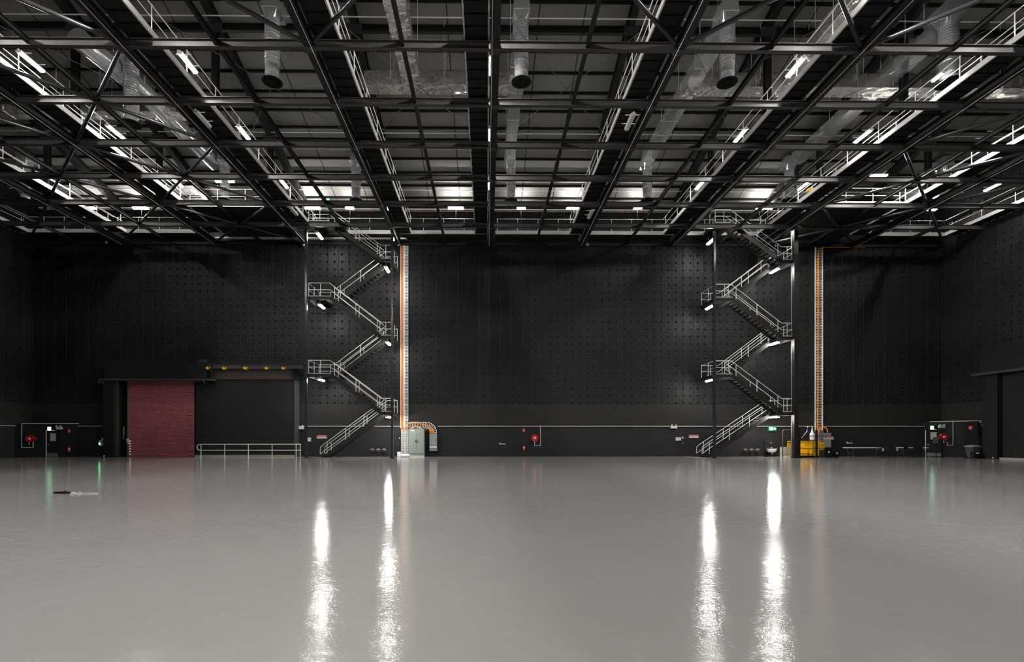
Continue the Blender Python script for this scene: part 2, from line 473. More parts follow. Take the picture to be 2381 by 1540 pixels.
# ------------------------------------------------------------------ catwalks
def rail_part(parent, pts, posts, h=1.0, name='handrail', mid=.5, r=.021):
    """pts: foot line of the rail; two rails and posts"""
    m = MB()
    P = [Vector(p) for p in pts]
    m.tube([p+Vector((0,0,h)) for p in P], r, 8); m.tube([p+Vector((0,0,mid*h)) for p in P], r*.85, 8)
    o = m.build(name, M['galv'], parent, smooth=True)
    pm = None
    for q in posts:
        q = Vector(q)
        if pm is None:
            m = MB().tube([q, q+Vector((0,0,h))], r, 8); m.box(q.x-.04, q.x+.04, q.y-.04, q.y+.04, q.z, q.z+.012)
            for hh in (h, mid*h): m.lathe([(0,-.035),(.03,-.025),(.034,0),(.03,.025),(0,.035)], (q.x, q.y, q.z+hh), 8)
            pm = m.build('post', M['galv'], o, smooth=True); q0 = q; l0 = pm.location.copy()
        else:
            c = pm.copy(); COL.objects.link(c); c.parent = o; c.location = l0+(q-q0)
    return o
WALK = {}
def catwalk(x0, x1, ya, yb, name, label, group, rails=(True, True), bright=(True, True)):
    t = thing(name, ((x0+x1)/2, ya, DK), label, 'catwalk', group)
    m = MB().box(x0+.01, x1-.01, ya, yb, DK+.03, DK+.06); m.build('deck', M['deck'], t)
    y = yb-.3; jo = None
    while y > max(ya, 17.6):
        if jo is None: jo = B(x0+.02, x1-.02, y-.04, y+.04, DK-.03, DK+.03).build('joist', M['dark'], t); jl = jo.location.copy(); y0_ = y
        else: c = jo.copy(); COL.objects.link(c); c.parent = t; c.location = jl+Vector((0, y-y0_, 0))
        y -= .59
    for s, x in ((0, x0), (1, x1)):
        if bright[s]: MB().box(x-.03, x+.03, ya, yb, DK-.0, DK+.24).build('edge_channel', M['toe'], t)
        else:
            MB().box(x-.03, x+.03, ya, yb, DK-.0, DK+.24).build('edge_channel', M['steel'], t)
        if rails[s]:
            n = int((yb-ya)//2.4); ps = [(x, yb-.6-2.4*j, DK+.2) for j in range(n)]
            rail_part(t, [(x, ya, DK+.2), (x, yb, DK+.2)], [p for p in ps if p[1] > ya])
    return t
CW = {}
for k in range(-4, 5):
    if k < 0: x0, x1 = mX(k)+.2, mX(k)+1.16
    else: x0, x1 = mX(k)-1.22, mX(k)-.26
    CW[k] = (x0, x1)
    catwalk(x0, x1, 12.0, 40.3, 'catwalk', 'lengthwise catwalk with bright edge and tube rails, %s' % linepos(k), 'lengthwise catwalks', bright=(k >= 0, k <= 0))
catwalk(XL+.05, XL+1.0, 12, 40.3, 'catwalk', 'catwalk fixed along the left wall', 'side wall catwalks', (False, True))
catwalk(XR-1.0, XR-.05, 12, 40.3, 'catwalk', 'catwalk fixed along the right wall', 'side wall catwalks', (True, False))
# walkway along the back wall, cut by the stair openings
def cross_walk(xa, xb, ya, yb, label, group, rails=(True, False), name='walkway'):
    t = thing(name, ((xa+xb)/2, (ya+yb)/2, DK), label, 'walkway', group)
    MB().box(xa, xb, ya+.03, yb, DK+.10, DK+.13).build('deck', M['deck'], t)
    MB().box(xa, xb, ya-.03, ya+.03, DK-.0, DK+.28).build('edge_channel', M['toe'], t)
    MB().box(xa, xb, yb-.03, yb+.03, DK-.0, DK+.28).build('edge_channel', M['toe'], t)
    for s, y in ((0, ya), (1, yb)):
        if rails[s]:
            n = max(2, int((xb-xa)/1.55)+1)
            rail_part(t, [(xa+.1, y, DK+.2), (xb-.1, y, DK+.2)], [(xa+.15+(xb-xa-.3)*j/(n-1), y, DK+.2) for j in range(n)])
    return t
edges = [XL+.1]+[mX(k) for k in range(-4, 5)]+[XR-.1]
for i in range(len(edges)-1):
    a, b = edges[i]+.35, edges[i+1]-.35
    if i in (2, 8): continue
    cross_walk(a, b, 40.35, 41.55, 'railed walkway section along the back wall, %s from the left' % ORD[i+1], 'walkway sections along the back wall')
cross_walk(mX(-3)+1.2, mX(-2)-.2, 35.7, D-.1, 'deep railed platform between two catwalks, left side of hall', 'deep platforms', name='platform')
cross_walk(mX(3)+.2, mX(4)-1.3, 35.1, D-.1, 'deep railed platform between two catwalks, right side of hall', 'deep platforms', name='platform')

# ------------------------------------------------------------------ light fixtures
fix = {}
def fixture(c, axis, label, kind='glow', group='catwalk batten lights', L=1.25, w=.17, name='batten_light'):
    """batten with housing, reflector and diffuser; axis x or y"""
    key = (axis, kind, L, w)
    if key in fix:
        o, c0 = fix[key]; r = dup(o, c[0]-c0[0], c[1]-c0[1], c[2]-c0[2], label); r['group'] = group; return r
    t = thing(name, c, label, 'light', group)
    x, y, z = c
    def bx(m, a, b, z0, z1): return m.box(x-b, x+b, y-a, y+a, z+z0, z+z1) if axis == 'y' else m.box(x-a, x+a, y-b, y+b, z+z0, z+z1)
    if kind == 'glow_b': B(x-L/2, x+L/2, y+.09, y+.13, z-.08, z+.1).build('housing', M['white'], t)
    else:
        bx(MB(), L/2, w*.72, .02, .09).build('housing', M['white'], t)
        bx(MB(), L/2+.02, w*.18, .09, .14).build('ballast_box', M['galv'], t)
    if kind in ('glow', 'glow_n', 'off') and L > 1:
        for e in (-.35, .35):
            (B(x-.32, x+.32, y+e-.015, y+e+.015, z+.14, z+.17) if axis == 'y' else B(x+e-.015, x+e+.015, y-.32, y+.32, z+.14, z+.17)).build('bracket', M['galv'], t)
    elif kind == 'glow_s':
        for e in (-L*.3, L*.3): MB().tube([(x, y+e, z+.09), (x, y+e, z+.45)], .015, 6).build('stem', M['galv'], t)
    elif kind == 'glow_b': MB().tube([(x, y+.11, z), (x, y+.11, z-1.0)], .015, 6).build('pole', M['steel'], t)
    dm = {'glow': M['glow'], 'glow_b': M['glow_b'], 'glow_s': M['glow_s'], 'glow_n': M['glow_n'], 'off': M['off_tube']}[kind]
    bx(MB(), L/2-.04, w*.42, (-.06 if kind == 'glow_s' else -.02), (.05 if kind == 'glow_b' else .02)).build('diffuser', dm, t)
    for e in (-1, 1):
        mm = MB()
        if axis == 'y': mm.box(x-w*.5, x+w*.5, y+e*(L/2-.03), y+e*(L/2+.01), z-.03, z+.05)
        else: mm.box(x+e*(L/2-.03), x+e*(L/2+.01), y-w*.5, y+w*.5, z-.03, z+.05)
        mm.build('end_cap', M['white'], t)
    fix[key] = (t, c); return t
HL = 16.75
def lit(px, py, axis='y', H=HL, Y=None, kind='glow', label='', group='catwalk batten lights', **kw):
    if Y is None:
        Y = F*H/(HY-py)
        for _ in range(4):
            X = at(px, py, Y)[0]; Y = (F*H/(HY-py)-X*math.sin(TH))/math.cos(TH)
    X, Z = at(px, py, Y); return fixture((X, Y, Z), axis, label, kind, group, **kw)
rows = [('leftmost lit row', [(72,145),(268,308),(411,425)]), ('second lit row from the left', [(437,148),(566,310),(659,427)]),
        ('centre row', [(1139,153),(1138,314),(1138,430)]), ('row right of centre', [(1850,158),(1722,316),(1628,431)]),
        ('second row right of centre', [(2007,318),(1870,432)]), ('row nearest the right wall', [(2295,320),(2108,434)])]
for nm, ps in rows:
    for i, (px, py) in enumerate(ps):
        lit(px, py, label='lit batten on the catwalk rail, %s of the %s' % (['nearest', 'middle' if len(ps) == 3 else 'farthest', 'farthest'][i], nm))
lit(160, 422, label='lit batten light above the catwalk nearest the left wall')
lit(2310, 435, label='lit batten light beside the catwalk on the right wall')
lit(2181, 180, label='small lit batten under the big duct outlet at upper right', L=.6, w=.12)
lit(508, 423, 'x', label='left one of two small lights beside the left hanging duct', L=.4, w=.14, group='pair of small lights')
lit(538, 423, 'x', label='right one of two small lights beside the left hanging duct', L=.4, w=.14, group='pair of small lights')
lit(2040, 409, 'x', label='lit batten above the right cross walkway')
for i, px in enumerate((213, 327, 468, 727, 813, 1060, 1212, 1335, 1483, 1768, 1787, 2168)):
    big = px in (327, 468, 727, 1060, 1335)
    lit(px, 487 if px == 2168 else 484, 'x', Y=40.4, kind='glow_b', group='back row flood lights', L=1.25 if big else .7, w=.2,
        label='bright flood light above the back walkway, %s from the left' % ORD[i+1])
lit(900, 485, 'y', Y=38.7, kind='glow_s', L=.5, w=.12, label='small bright light beside the catwalk above the left stair', group='stair lights')
# the same catwalk rows go on behind the camera
for k in (-3, -2, 0, 2, 3):
    xx = CW[k][1]+.1 if k <= 0 else CW[k][0]-.1
    for j in range(1, 5):
        fixture((xx, 23.3-5.6*j, EYE+HL), 'y', 'lit batten before the framed ones, %s, %s' % (linepos(k), ORD[j]), 'glow_n')
lit(471, 279, H=15.6, kind='off', label='unlit batten under the second catwalk left of centre', group='unlit battens')
lit(1465, 285, H=15.6, kind='off', label='unlit batten under the catwalk right of centre', group='unlit battens')
lit(1373, 500, H=15.6, kind='off', label='unlit batten far back right of centre', group='unlit battens')
lit(682, 492, H=15.6, kind='off', label='unlit batten far back left of centre', group='unlit battens')

# ------------------------------------------------------------------ ducts
def rect_duct(name, pts, w, h, mt, label, group=None, hang=None, part='casing'):
    """rectangular duct along pts at its centre line, with flanges"""
    P = [Vector(p) for p in pts]
    t = thing(name, P[0], label, 'duct', group)
    m = MB(); fl = []
    for a, b in zip(P[:-1], P[1:]):
        d = (b-a); L = d.length; d.normalize()
        n = max(1, int(L/.35)); side = Vector((-d.y, d.x, 0)); rings = []
        for i in range(n+1):
            c = a+d*(L*i/n); wob = (lambda: 1+random.uniform(-.035, .035)) if mt is M['foil'] else (lambda: 1)
            rings.append([c+side*(sx_*w/2*wob())+Vector((0,0,sz*h/2*wob())) for sx_, sz in ((-1,-1),(0,-1.03),(1,-1),(1.02,0),(1,1),(-1,1),(-1.02,0))])
        k = 7; fs = []
        for i in range(n):
            for j in range(k): fs.append((i*k+j, i*k+(j+1) % k, (i+1)*k+(j+1) % k, (i+1)*k+j))
        fs += [tuple(range(k))[::-1], tuple(n*k+j for j in range(k))]
        m.add([p for r in rings for p in r], fs)
        s = .75
        while s < L:
            c = a+d*s; fl.append(MB().bar(c-d*.02, c+d*.02, w+.07, h+.07)); s += 1.5
    m.build(part, mt, t)
    for q in fl: q.build('flange', M['galvd'] if mt is not M['foil'] else mt, t)
    for hx in (hang or []):
        c = Vector(hx); top = roofH(c.y)-.05
        MB().tube([(c.x, c.y, c.z), (c.x, c.y, top)], .012, 6).build('hanger_rod', M['galv'], t)
    return t
ZD = EYE+19.4
def hangs(pts, w):
    out = []
    for p, q in zip(pts[:-1], pts[1:]):
        L = (Vector(q)-Vector(p)).length; n = max(2, int(L/2.4))
        d = (Vector(q)-Vector(p)).normalized(); side = Vector((-d.y, d.x, 0))
        for i in range(n):
            c = Vector(p)+d*(L*(i+.5)/n)
            out += [c+side*(w/2+.06), c-side*(w/2+.06)]
    return out
def RD(name, pts, w, h, mt, label, group='rectangular ducts'):
    return rect_duct(name, pts, w, h, mt, label, group, hangs(pts, w))
xA, xB, xC, xD = sx(1212, 24.2), sx(1690, 24.2), sx(2206, 24.2), -19.3
RD('header_duct', [(-6.6, 28.3, ZD), (xA+.4, 28.3, ZD)], .85, .75, M['foil'], 'foil wrapped header duct crossing left of centre', 'foil header ducts')
RD('header_duct', [(xB-.4, 28.3, ZD), (XR, 28.3, ZD)], .85, .75, M['foil'], 'long foil wrapped header duct crossing the right half', 'foil header ducts')
RD('header_duct', [(XL, 30.8, ZD), (-16.2, 30.8, ZD)], .85, .75, M['foil'], 'foil wrapped header duct crossing the left side', 'foil header ducts')
RD('branch_duct', [(-4.05, 16, ZD), (-4.05, 27.9, ZD)], .95, .7, M['foil'], 'foil wrapped lengthwise duct left of centre')
RD('branch_duct', [(16.4, 16, ZD), (16.4, 27.9, ZD)], .95, .7, M['foil'], 'foil wrapped lengthwise duct on the right')
RD('branch_duct', [(xA, 24.7, ZD+.2), (xA, 36.3, ZD+.2)], .72, .6, M['galvd'], 'plain metal lengthwise duct just right of centre')
RD('branch_duct', [(xB, 24.7, ZD+.2), (xB, 36.3, ZD+.2)], .8, .6, M['galvd'], 'plain metal lengthwise duct second right of centre')
RD('branch_duct', [(xC, 24.7, ZD+.2), (xC, 36.3, ZD+.2)], .85, .6, M['galvd'], 'plain metal lengthwise duct at far right')
t = thing('round_duct', (xD, 25.5, ZD), 'fat round metal duct running lengthwise on the left', 'duct')
MB().tube([(xD-.6, 25.4, ZD), (xD-.3, 27, ZD), (xD, 29, ZD), (xD, 36.8, ZD)], .5, 24).build('casing', M['galvd'], t, smooth=True)
MB().lathe([(.0, 0), (.52, 0), (.52, .06)], (xD-.6, 25.33, ZD), 24, 'y').build('end_cap', M['galvd'], t, smooth=True)
for yy in (26.2, 28.6, 31, 33.4): MB().tube([(xD+.5, yy, ZD), (xD+.5, yy, roofH(yy))], .012, 6).build('hanger_rod', M['galv'], t)
def drop_duct(X, Y, label, r=.34, top=EYE+19.95, bot=EYE+16.6):
    t = thing('drop_duct', (X, Y, bot), label, 'duct', 'hanging round supply ducts')
    MB().lathe([(r, .85), (r, top-bot-.5)], (X, Y, bot), 28).build('spiral_pipe', M['spiral'], t, smooth=True)
    MB().lathe([(r*.86, .1), (r*.86, .35), (r*.93, .37), (r*.93, .85), (r, .86), (r*1.03, .9), (r, .93)], (X, Y, bot), 28).build('collar', M['galvd'], t, smooth=True)
    m = MB(); zt = top-bot-.55; s = r*1.08; vs = []
    n = 24
    for j in range(n):
        a = 2*math.pi*j/n; vs.append((X+r*math.cos(a), Y+r*math.sin(a), bot+zt))
    for j in range(n):
        a = 2*math.pi*j/n; c, q = math.cos(a), math.sin(a); k = s/max(abs(c), abs(q)); vs.append((X+k*c, Y+k*q, bot+zt+.42))
    m.add(vs, [(j, (j+1) % n, (j+1) % n+n, j+n) for j in range(n)])
    m.box(X-s, X+s, Y-s, Y+s+.4, bot+zt+.42, bot+zt+.95); m.box(X-s-.03, X+s+.03, Y-s-.03, Y+s+.03, bot+zt+.4, bot+zt+.44)
    m.build('transition_box', M['galvd'], t)
    q = MB().lathe([(r*.86, .1), (r*.95, .06), (r*1.36, .0), (r*1.38, -.02), (r*1.3, -.03), (r*1.0, .0), (r*.98, .03), (r*.8, -.02), (r*.62, .03), (r*.60, .0), (r*.42, .04), (r*.40, .0), (0, .06)], (X, Y, bot), 32)
    q.build('diffuser_disc', M['dark'], t, smooth=True)
    return t
def DD(px, py, Y, label, **kw):
    if Y > 30: kw['top'] = EYE+19.4
    return drop_duct(at(px, py, Y)[0], Y, label, bot=at(px, py, Y)[1], **kw)
DD(633, 190, 24.2, 'hanging round duct with black disc outlet, near row, left of centre')
DD(1212, 190, 24.2, 'hanging round duct with black disc outlet, near row, just right of centre')
DD(1691, 192, 24.2, 'hanging round duct with black disc outlet, near row, second from the right')
DD(2206, 192, 24.2, 'big hanging round duct with black disc outlet, near row, far right', r=.40)
DD(305, 288, 27.3, 'hanging round duct with black disc outlet at the left under the fat duct', r=.36)
for px, lab in ((523, 'second from the left'), (828, 'third from the left'), (1188, 'just right of centre'), (1505, 'second right of centre'), (1835, 'third right of centre'), (2197, 'far right'), (58, 'far left')):
    DD(px, 466, 36.4, 'hanging round duct in the far row, %s' % lab, r=.33)

# ------------------------------------------------------------------ cable trays at the top of the back wall
def tray(xa, xb, y, z, label, cab=True, w=.3):
    t = thing('cable_tray', ((xa+xb)/2, y, z), label, 'cable tray', 'cable trays on the back wall')
    m = MB().box(xa, xb, y-.02, y, z, z+.09); m.box(xa, xb, y+w, y+w+.02, z, z+.09)
    x = xa
    while x < xb: m.box(x, x+.05, y, y+w, z, z+.02); x += .15
    m.build('ladder', M['galv'], t)
    if cab:
        for j, mm in enumerate(('orange', 'orange2', 'black_cable')):
            MB().tube([(xa, y+.06+.08*j, z+.06), (xb, y+.06+.08*j, z+.06)], .035, 6).build('cable', M[mm], t)
    x = xa+.5
    return t
zt = zz(1200, 489, 41.3)
for a, b, lab in ((90, 420, 'at the left'), (505, 900, 'above the left stair'), (945, 1560, 'across the middle'), (1655, 1900, 'above the right stair')):
    tray(sx(a, 41.3), sx(b, 41.3), 41.3, zt, 'high cable tray with orange cables, %s' % lab)
tray(sx(500, 41.2), sx(945, 41.2), 41.2, zz(800, 555, 41.2), 'perforated cable tray under the walkway by the left stair', False)
tag(B(XL, XR, D-.28, D, zz(1200,566,D), zz(1200,549,D)).build('wall_beam', M['dark']), 'black bulkhead beam along the top of the quilted back wall', 'beam')

# ------------------------------------------------------------------ stair towers
LV = [0, 3.46, 6.28, 9.12, 12.02, 14.85, DK+.13]
YF0, YF1, YR0, YR1 = 38.45, 39.5, 39.85, 40.9     # front lane, rear lane
def flight(xa, za, xb, zb, y0, y1, label, nst, grp, foot=False):
    t = thing('stair_flight', ((xa+xb)/2, (y0+y1)/2, min(za, zb)), label, 'stair', grp)
    dn = Vector((0, 0, -.08))
    for y in (y0, y1):
        a, b = Vector((xa, y, za))+dn, Vector((xb, y, zb))+dn
        m = MB().bar(a, b, .05, .30)
        m.build('stringer', M['steel'], t)
    tr = None
    for i in range(nst):
        f = (i+.5)/nst; x = xa+(xb-xa)*f; z = za+(zb-za)*f+ (.02)
        if tr is None:
            tr = MB().box(x-.14, x+.14, y0+.03, y1-.03, z-.03, z+.01); d = -1 if (xb-xa)*(zb-za) > 0 else 1
            tr.box(x+d*.12, x+d*.145, y0+.03, y1-.03, z-.035, z+.016)
            tr = tr.build('tread', M['steel2'], t); l0 = tr.location.copy(); c0 = (x, z)
        else:
            c = tr.copy(); COL.objects.link(c); c.parent = t; c.location = l0+Vector((x-c0[0], 0, z-c0[1]))
    for y, nm in ((y0, 'front'), (y1, 'rear')):
        A, Bv = Vector((xa, y, za)), Vector((xb, y, zb)); m = MB()
        lo, hi = (A, Bv) if za < zb else (Bv, A)
        u = (hi-lo).normalized(); hx = 1 if hi.x > lo.x else -1
        up = Vector((0,0,1))
        p1, p2 = lo+up*1.0-u*.0, lo+up*.5
        if foot:
            m.tube([hi+up*1.0, lo+up*1.0-u*.05, lo+up*.95-u*.28, lo+up*.5-u*.32, lo+up*.42-u*.22, lo+up*.48, hi+up*.5], .021, 8)
        else:
            m.tube([hi+up*1.0+Vector((hx*.05,0,0)), lo+up*1.0], .021, 8); m.tube([hi+up*.5, lo+up*.5, ], .018, 8)
        h = m.build('handrail', M['galv'], t, smooth=True)
        for f in ((.06, .36, .66, .96) if nst > 14 else (.08, .5, .92)):
            q = lo+(hi-lo)*f
            MB().tube([q, q+up*1.0], .021, 8).build('post', M['galv'], h, smooth=True)
    return t
def landing(xa, xb, z, label, grp, end, openf, y0=YF0, y1=YR1):
    """end: x side that is closed (-1 left, 1 right)"""
    t = thing('stair_landing', ((xa+xb)/2, (y0+y1)/2, z-.25), label, 'landing', grp)
    MB().box(xa, xb, y0, y1, z-.05, z).build('deck', M['deck'], t)
    m = MB().box(xa, xb, y0-.04, y0+.02, z-.25, z); m.box(xa, xb, y1-.02, y1+.04, z-.25, z)
    for x in (xa, xb): m.box(x-.03, x+.03, y0, y1, z-.25, z-.02)
    m.build('frame', M['steel'], t)
    MB().box(xa, xb, y0-.05, y0-.04, z-.0, z+.05).build('kick_plate', M['toe'], t)
    xo, xi = (xa, xb) if end < 0 else (xb, xa)
    xo -= end*.05
    ps = [(xi, y0), (xo, y0), (xo, y1), (xi, y1)]
    rail_part(t, [(x, y, z) for x, y in ps], [(x, y, z) for x, y in ((xo+(xi-xo)*.55, y0), (xo, y0), (xo, (y0+y1)/2), (xo, y1), (xo+(xi-xo)*.55, y1))])
    return t
def tower(cols, a_px, b_px, side, foot_px, colw):
    xl, xr = sx(cols[0], YF0-.15), sx(cols[1], YF0-.15)
    a, b = sx(a_px, YF0), sx(b_px, YF0)
    g = 'flights of the %s stair' % side
    for x, nm, wd in ((xl, 'left', colw[0]), (xr, 'right', colw[1])):
        t = thing('column', (x, YF0-.15, 0), 'black steel column at the %s edge of the %s stair' % (nm, side), 'column', 'stair columns')
        m = MB(); m.box(x-wd/2, x+wd/2, YF0-.15-wd/2, YF0-.15+wd/2, 0, HT-.31); m.build('shaft', M['chs'] if wd < .2 else M['steel'], t, bevel=.01)
        m = MB().box(x-wd*.85, x+wd*.85, YF0-.15-wd*.85, YF0-.15+wd*.85, 0, .03)
        for p in (-1, 1):
            for q in (-1, 1): m.lathe([(0, .07), (.02, .07), (.02, 0)], (x+p*wd*.7, YF0-.15+q*wd*.7, .03), 6)
        m.build('base_plate', M['steel'], t)
    xlo, xro = xl+.08, xr-.02
    lab = ['ground flight', 'second flight', 'third flight', 'fourth flight', 'fifth flight', 'top flight']
    fx = sx(foot_px, YR0)
    for i in range(6):
        if i % 2 == 0: flight(fx if i == 0 else a+.05, LV[i], b, LV[i+1], YR0, YR1, '%s of the %s stair, climbing to the right in the rear lane' % (lab[i], side), 18 if i == 0 else 14, g, i == 0)
        else: flight(b, LV[i], a, LV[i+1], YF0+.06, YF1, '%s of the %s stair, climbing to the left in the front lane' % (lab[i], side), 14, g)
    for i in range(1, 6):
        lab2 = ['', 'lowest', 'second', 'third', 'fourth', 'fifth'][i]
        if i % 2: landing(b, xro, LV[i], '%s landing of the %s stair, on its right side' % (lab2, side), 'landings of the %s stair' % side, 1, 0)
        else: landing(xlo, a, LV[i], '%s landing of the %s stair, on its left side' % (lab2, side), 'landings of the %s stair' % side, -1, 0)
    # top platform
    t = landing(xlo, a-.1, LV[6]+.05, 'top platform of the %s stair at catwalk level' % side, 'landings of the %s stair' % side, -1, 0, YF0, 40.3)
    # stair lights, one under every landing
    return xl, xr, a, b
tower((712, 912), 768, 886, 'left', 752, (.17, .17))
tower((1661, 1849), 1703, 1819, 'right', 1640, (.17, .30))
tag(MB().tube([(sx(1841, 39.2), 39.2, 0), (sx(1841, 39.2), 39.2, HT)], .055, 12).build('riser_pipe', M['greyb'], smooth=True), 'pale vertical pipe behind the thick column of the right stair', 'pipe')
SL = [('left', [(743,549,'under the top platform'),(748,713,'under the fourth landing'),(747,884,'under the second landing')], [(914,556,'beside the right column top'),(900,627,'under the fifth landing'),(903,799,'under the third landing'),(903,970,'under the lowest landing')]),
      ('right', [(1653,562,'beside the left column top'),(1650,715,'under the fourth landing'),(1650,885,'under the second landing')], [(1815,543,'beside the right column top'),(1801,630,'under the fifth landing'),(1801,799,'under the third landing'),(1800,970,'under the lowest landing')])]
for side, l1, l2 in SL:
    for px, py, lab in l1+l2:
        small = px == 914
        lit(px, py, 'y', Y=39.6, kind='glow_s', label='lit batten of the %s stair, %s' % (side, lab), group='stair lights', L=.5 if small else 1.25, w=.12 if small else .17)

# ------------------------------------------------------------------ vertical cable ladders and switch cabinets
WY = D-.02
def strip(px0, px1, py0, py1, y0, y1, name, mt, parent): 
    return B(sx(px0, y0), sx(px1, y0), y0, y1, zz(px0, py1, y0), zz(px0, py0, y0)).build(name, mt, parent)
t = thing('cable_ladder', (sx(940, D), D-.2, zz(940,1000,D)), 'tall vertical cable ladder with a thick orange cable bundle beside the left stair', 'cable ladder')
m = MB(); za, zb = zz(945,997,D), zz(945,567,D); xa, xb = sx(941.5,D), sx(949.5,D)
m.box(xa, xa+.03, D-.12, D, za, zb); m.box(xb-.03, xb, D-.12, D, za, zb); z = za
while z < zb: m.box(xa, xb, D-.09, D-.05, z, z+.05); z += .12
m.build('ladder', M['galv'], t)
m = MB(); xa, xb = sx(931.5,D), sx(941,D)
m.box(xa, xa+.06, D-.12, D, za, zb); m.box(xb-.08, xb, D-.12, D, za, zb); m.box(xa, xb, D-.03, D, za, zb); m.build('back_tray', M['white'], t)
for j in range(5):
    x = sx(934.2+j*1.15, D); wob = [ (x+random.uniform(-.012,.012), D-.08, za+(zb-za)*i/24) for i in range(25)]
    MB().tube(wob, .026, 6).build('cable', M['orange' if j % 2 else 'orange2'], t)
t = thing('cable_ladder', (sx(1902, D), D-.2, zz(940,1000,D)), 'tall vertical cable ladder with one orange cable right of the right stair', 'cable ladder')
m = MB(); za, zb = zz(1902,1003,D), zz(1902,573,D); xa, xb = sx(1894,D), sx(1911.5,D)
m.box(xa, xa+.035, D-.12, D, za, zb); m.box(xb-.035, xb, D-.12, D, za, zb); z = za
while z < zb: m.box(xa, xb, D-.06, D-.03, z, z+.05); z += .13
m.build('ladder', M['galv'], t)
x = sx(1900, D)
MB().tube([(x-.02, D-.12, za-.2), (x, D-.1, za+2), (x+.02, D-.1, (za+zb)/2), (x+.04, D-.1, zb-.6)]+arc((x+.54, D-.1, zb-.6), .5, 180, 90, 6)+[(sx(2010,D), D-.1, zb-.1+.02)], .045, 8).build('cable', M['orange'], t, smooth=True)
# white perforated cable guard below
t = thing('cable_guard', (sx(941,D), D-.25, 0), 'white perforated cable guard panel beside the tall grey cabinet', 'panel')
m = MB(); xa, xb = sx(932.5,D-.2), sx(950,D-.2); z0, z1 = .12, zz(940,998,D-.2); z = z0
while z < z1-.04: m.box(xa, xb, D-.2, D-.18, z, z+.045); z += .085
for x in (xa, (xa+xb)/2-.02, xb-.04): m.box(x, x+.04, D-.2, D-.0, z0-.1, z1)
m.build('perforated_front', M['white'], t)
t = thing('switch_cabinet', (sx(968,41.2), 41.2, 0), 'tall grey green electrical cabinet with two doors', 'cabinet')
xa, xb = sx(951,41.1), sx(986.5,41.1); z0, z1 = .16, zz(968,998,41.1)
B(xa, xb, 41.1, D-.02, z0, z1).build('body', M['grey'], t, bevel=.01)
B(xa+.02, xb-.02, 41.14, D-.02, 0, z0).build('plinth', M['offw'], t)
xm = (xa+xb)/2
for s, (p, q) in enumerate(((xa+.02, xm-.006), (xm+.006, xb-.02))):
    d = B(p, q, 41.07, 41.1, z0+.12, z1-.02).build('door', M['grey'], t, bevel=.006)
    hx = xm-.09 if s == 0 else xm+.05
    B(hx, hx+.04, 41.03, 41.07, 1.15, 1.31).build('handle', M['dark'], d)
B(xa+.15, xa+.42, 41.062, 41.07, z1-.16, z1-.1).build('name_plate', M['white'], t)
t = thing('distribution_board', (sx(1007,D), D-.3, zz(1007,1049,D)), 'small grey wall distribution board right of the cabinet', 'cabinet')
xa, xb = sx(998.5,D-.3), sx(1016,D-.3); z0, z1 = zz(1007,1049,D-.3), zz(1007,1008,D-.3)
B(xa, xb, D-.3, D, z0, z1).build('body', M['grey'], t, bevel=.008)
d = B(xa+.02, xb-.02, D-.33, D-.3, z0+.52, z1-.02).build('door', M['grey'], t)
B(xb-.1, xb-.07, D-.36, D-.33, z0+.8, z0+.95).build('handle', M['dark'], d)
B(xa+.02, xb-.02, D-.32, D-.3, z0+.26, z0+.36).build('label_strip', M['white'], t)
B(xa+.02, xb-.02, D-.32, D-.3, z0+.16, z0+.24).build('breaker_row', M['greyb'], t)
for j in range(5): B(xa+.06+.1*j, xa+.1+.1*j, D-.335, D-.32, z0+.18, z0+.22).build('breaker', M['white'], t)
# arched cable ladder over the cabinet
t = thing('cable_arch', (sx(975,D), D-.2, zz(975,990,D)), 'bent metal cable ladder arching over the grey cabinet', 'cable ladder')
xs, xe = sx(951,D-.2), sx(1007,D-.2); zt_, zb_ = zz(975,982,D-.2), zz(975,996,D-.2)
m = MB(); R = zt_-zz(1007,1006,D-.2)
oc = arc((xe-R+.28, D-.2, zt_-R), R, 90, 0, 8); ic = arc((xe-R+.28, D-.2, zt_-R), R-.48, 90, 0, 8)
m.tube([(xs, D-.2, zt_)]+oc, .022, 6); m.tube([(xs, D-.2, zt_-.48)]+ic, .022, 6)
for p, q in zip(oc, ic): m.bar(p, q, .03, .03)
x = xs
while x < xe-R+.2: m.box(x, x+.03, D-.21, D-.18, zt_-.48, zt_); x += .13
m.build('ladder', M['galv'], t)
mid = [(xs-.45, D-.24, zt_-.75), (xs-.2, D-.24, zt_-.2), (xs+.2, D-.24, zt_-.06), (xs+.8, D-.24, zt_-.05), (xs+1.1, D-.24, zt_-.2)]
MB().tube(mid+[(p[0]*.5+q[0]*.5, D-.24, p[2]*.5+q[2]*.5) for p, q in zip(oc[2:], ic[2:])], .03, 8).build('cable', M['orange'], t, smooth=True)
for j, mm in enumerate(('orange2', 'black_cable', 'yellow', 'white', 'black_cable', 'orange2')):
    c0 = xs-.05+.08*j
    MB().tube(arc((c0+.15+.1*j, D-.28, zt_-.75), .42, 170, 10, 10), .022, 6).build('cable', M[mm], t, smooth=True)
B(xs+1.55+.1, xe+.02, D-.26, D-.24, zz(1007,1007,D), zz(1007,999,D)).build('orange_boot', M['orange2'], t)
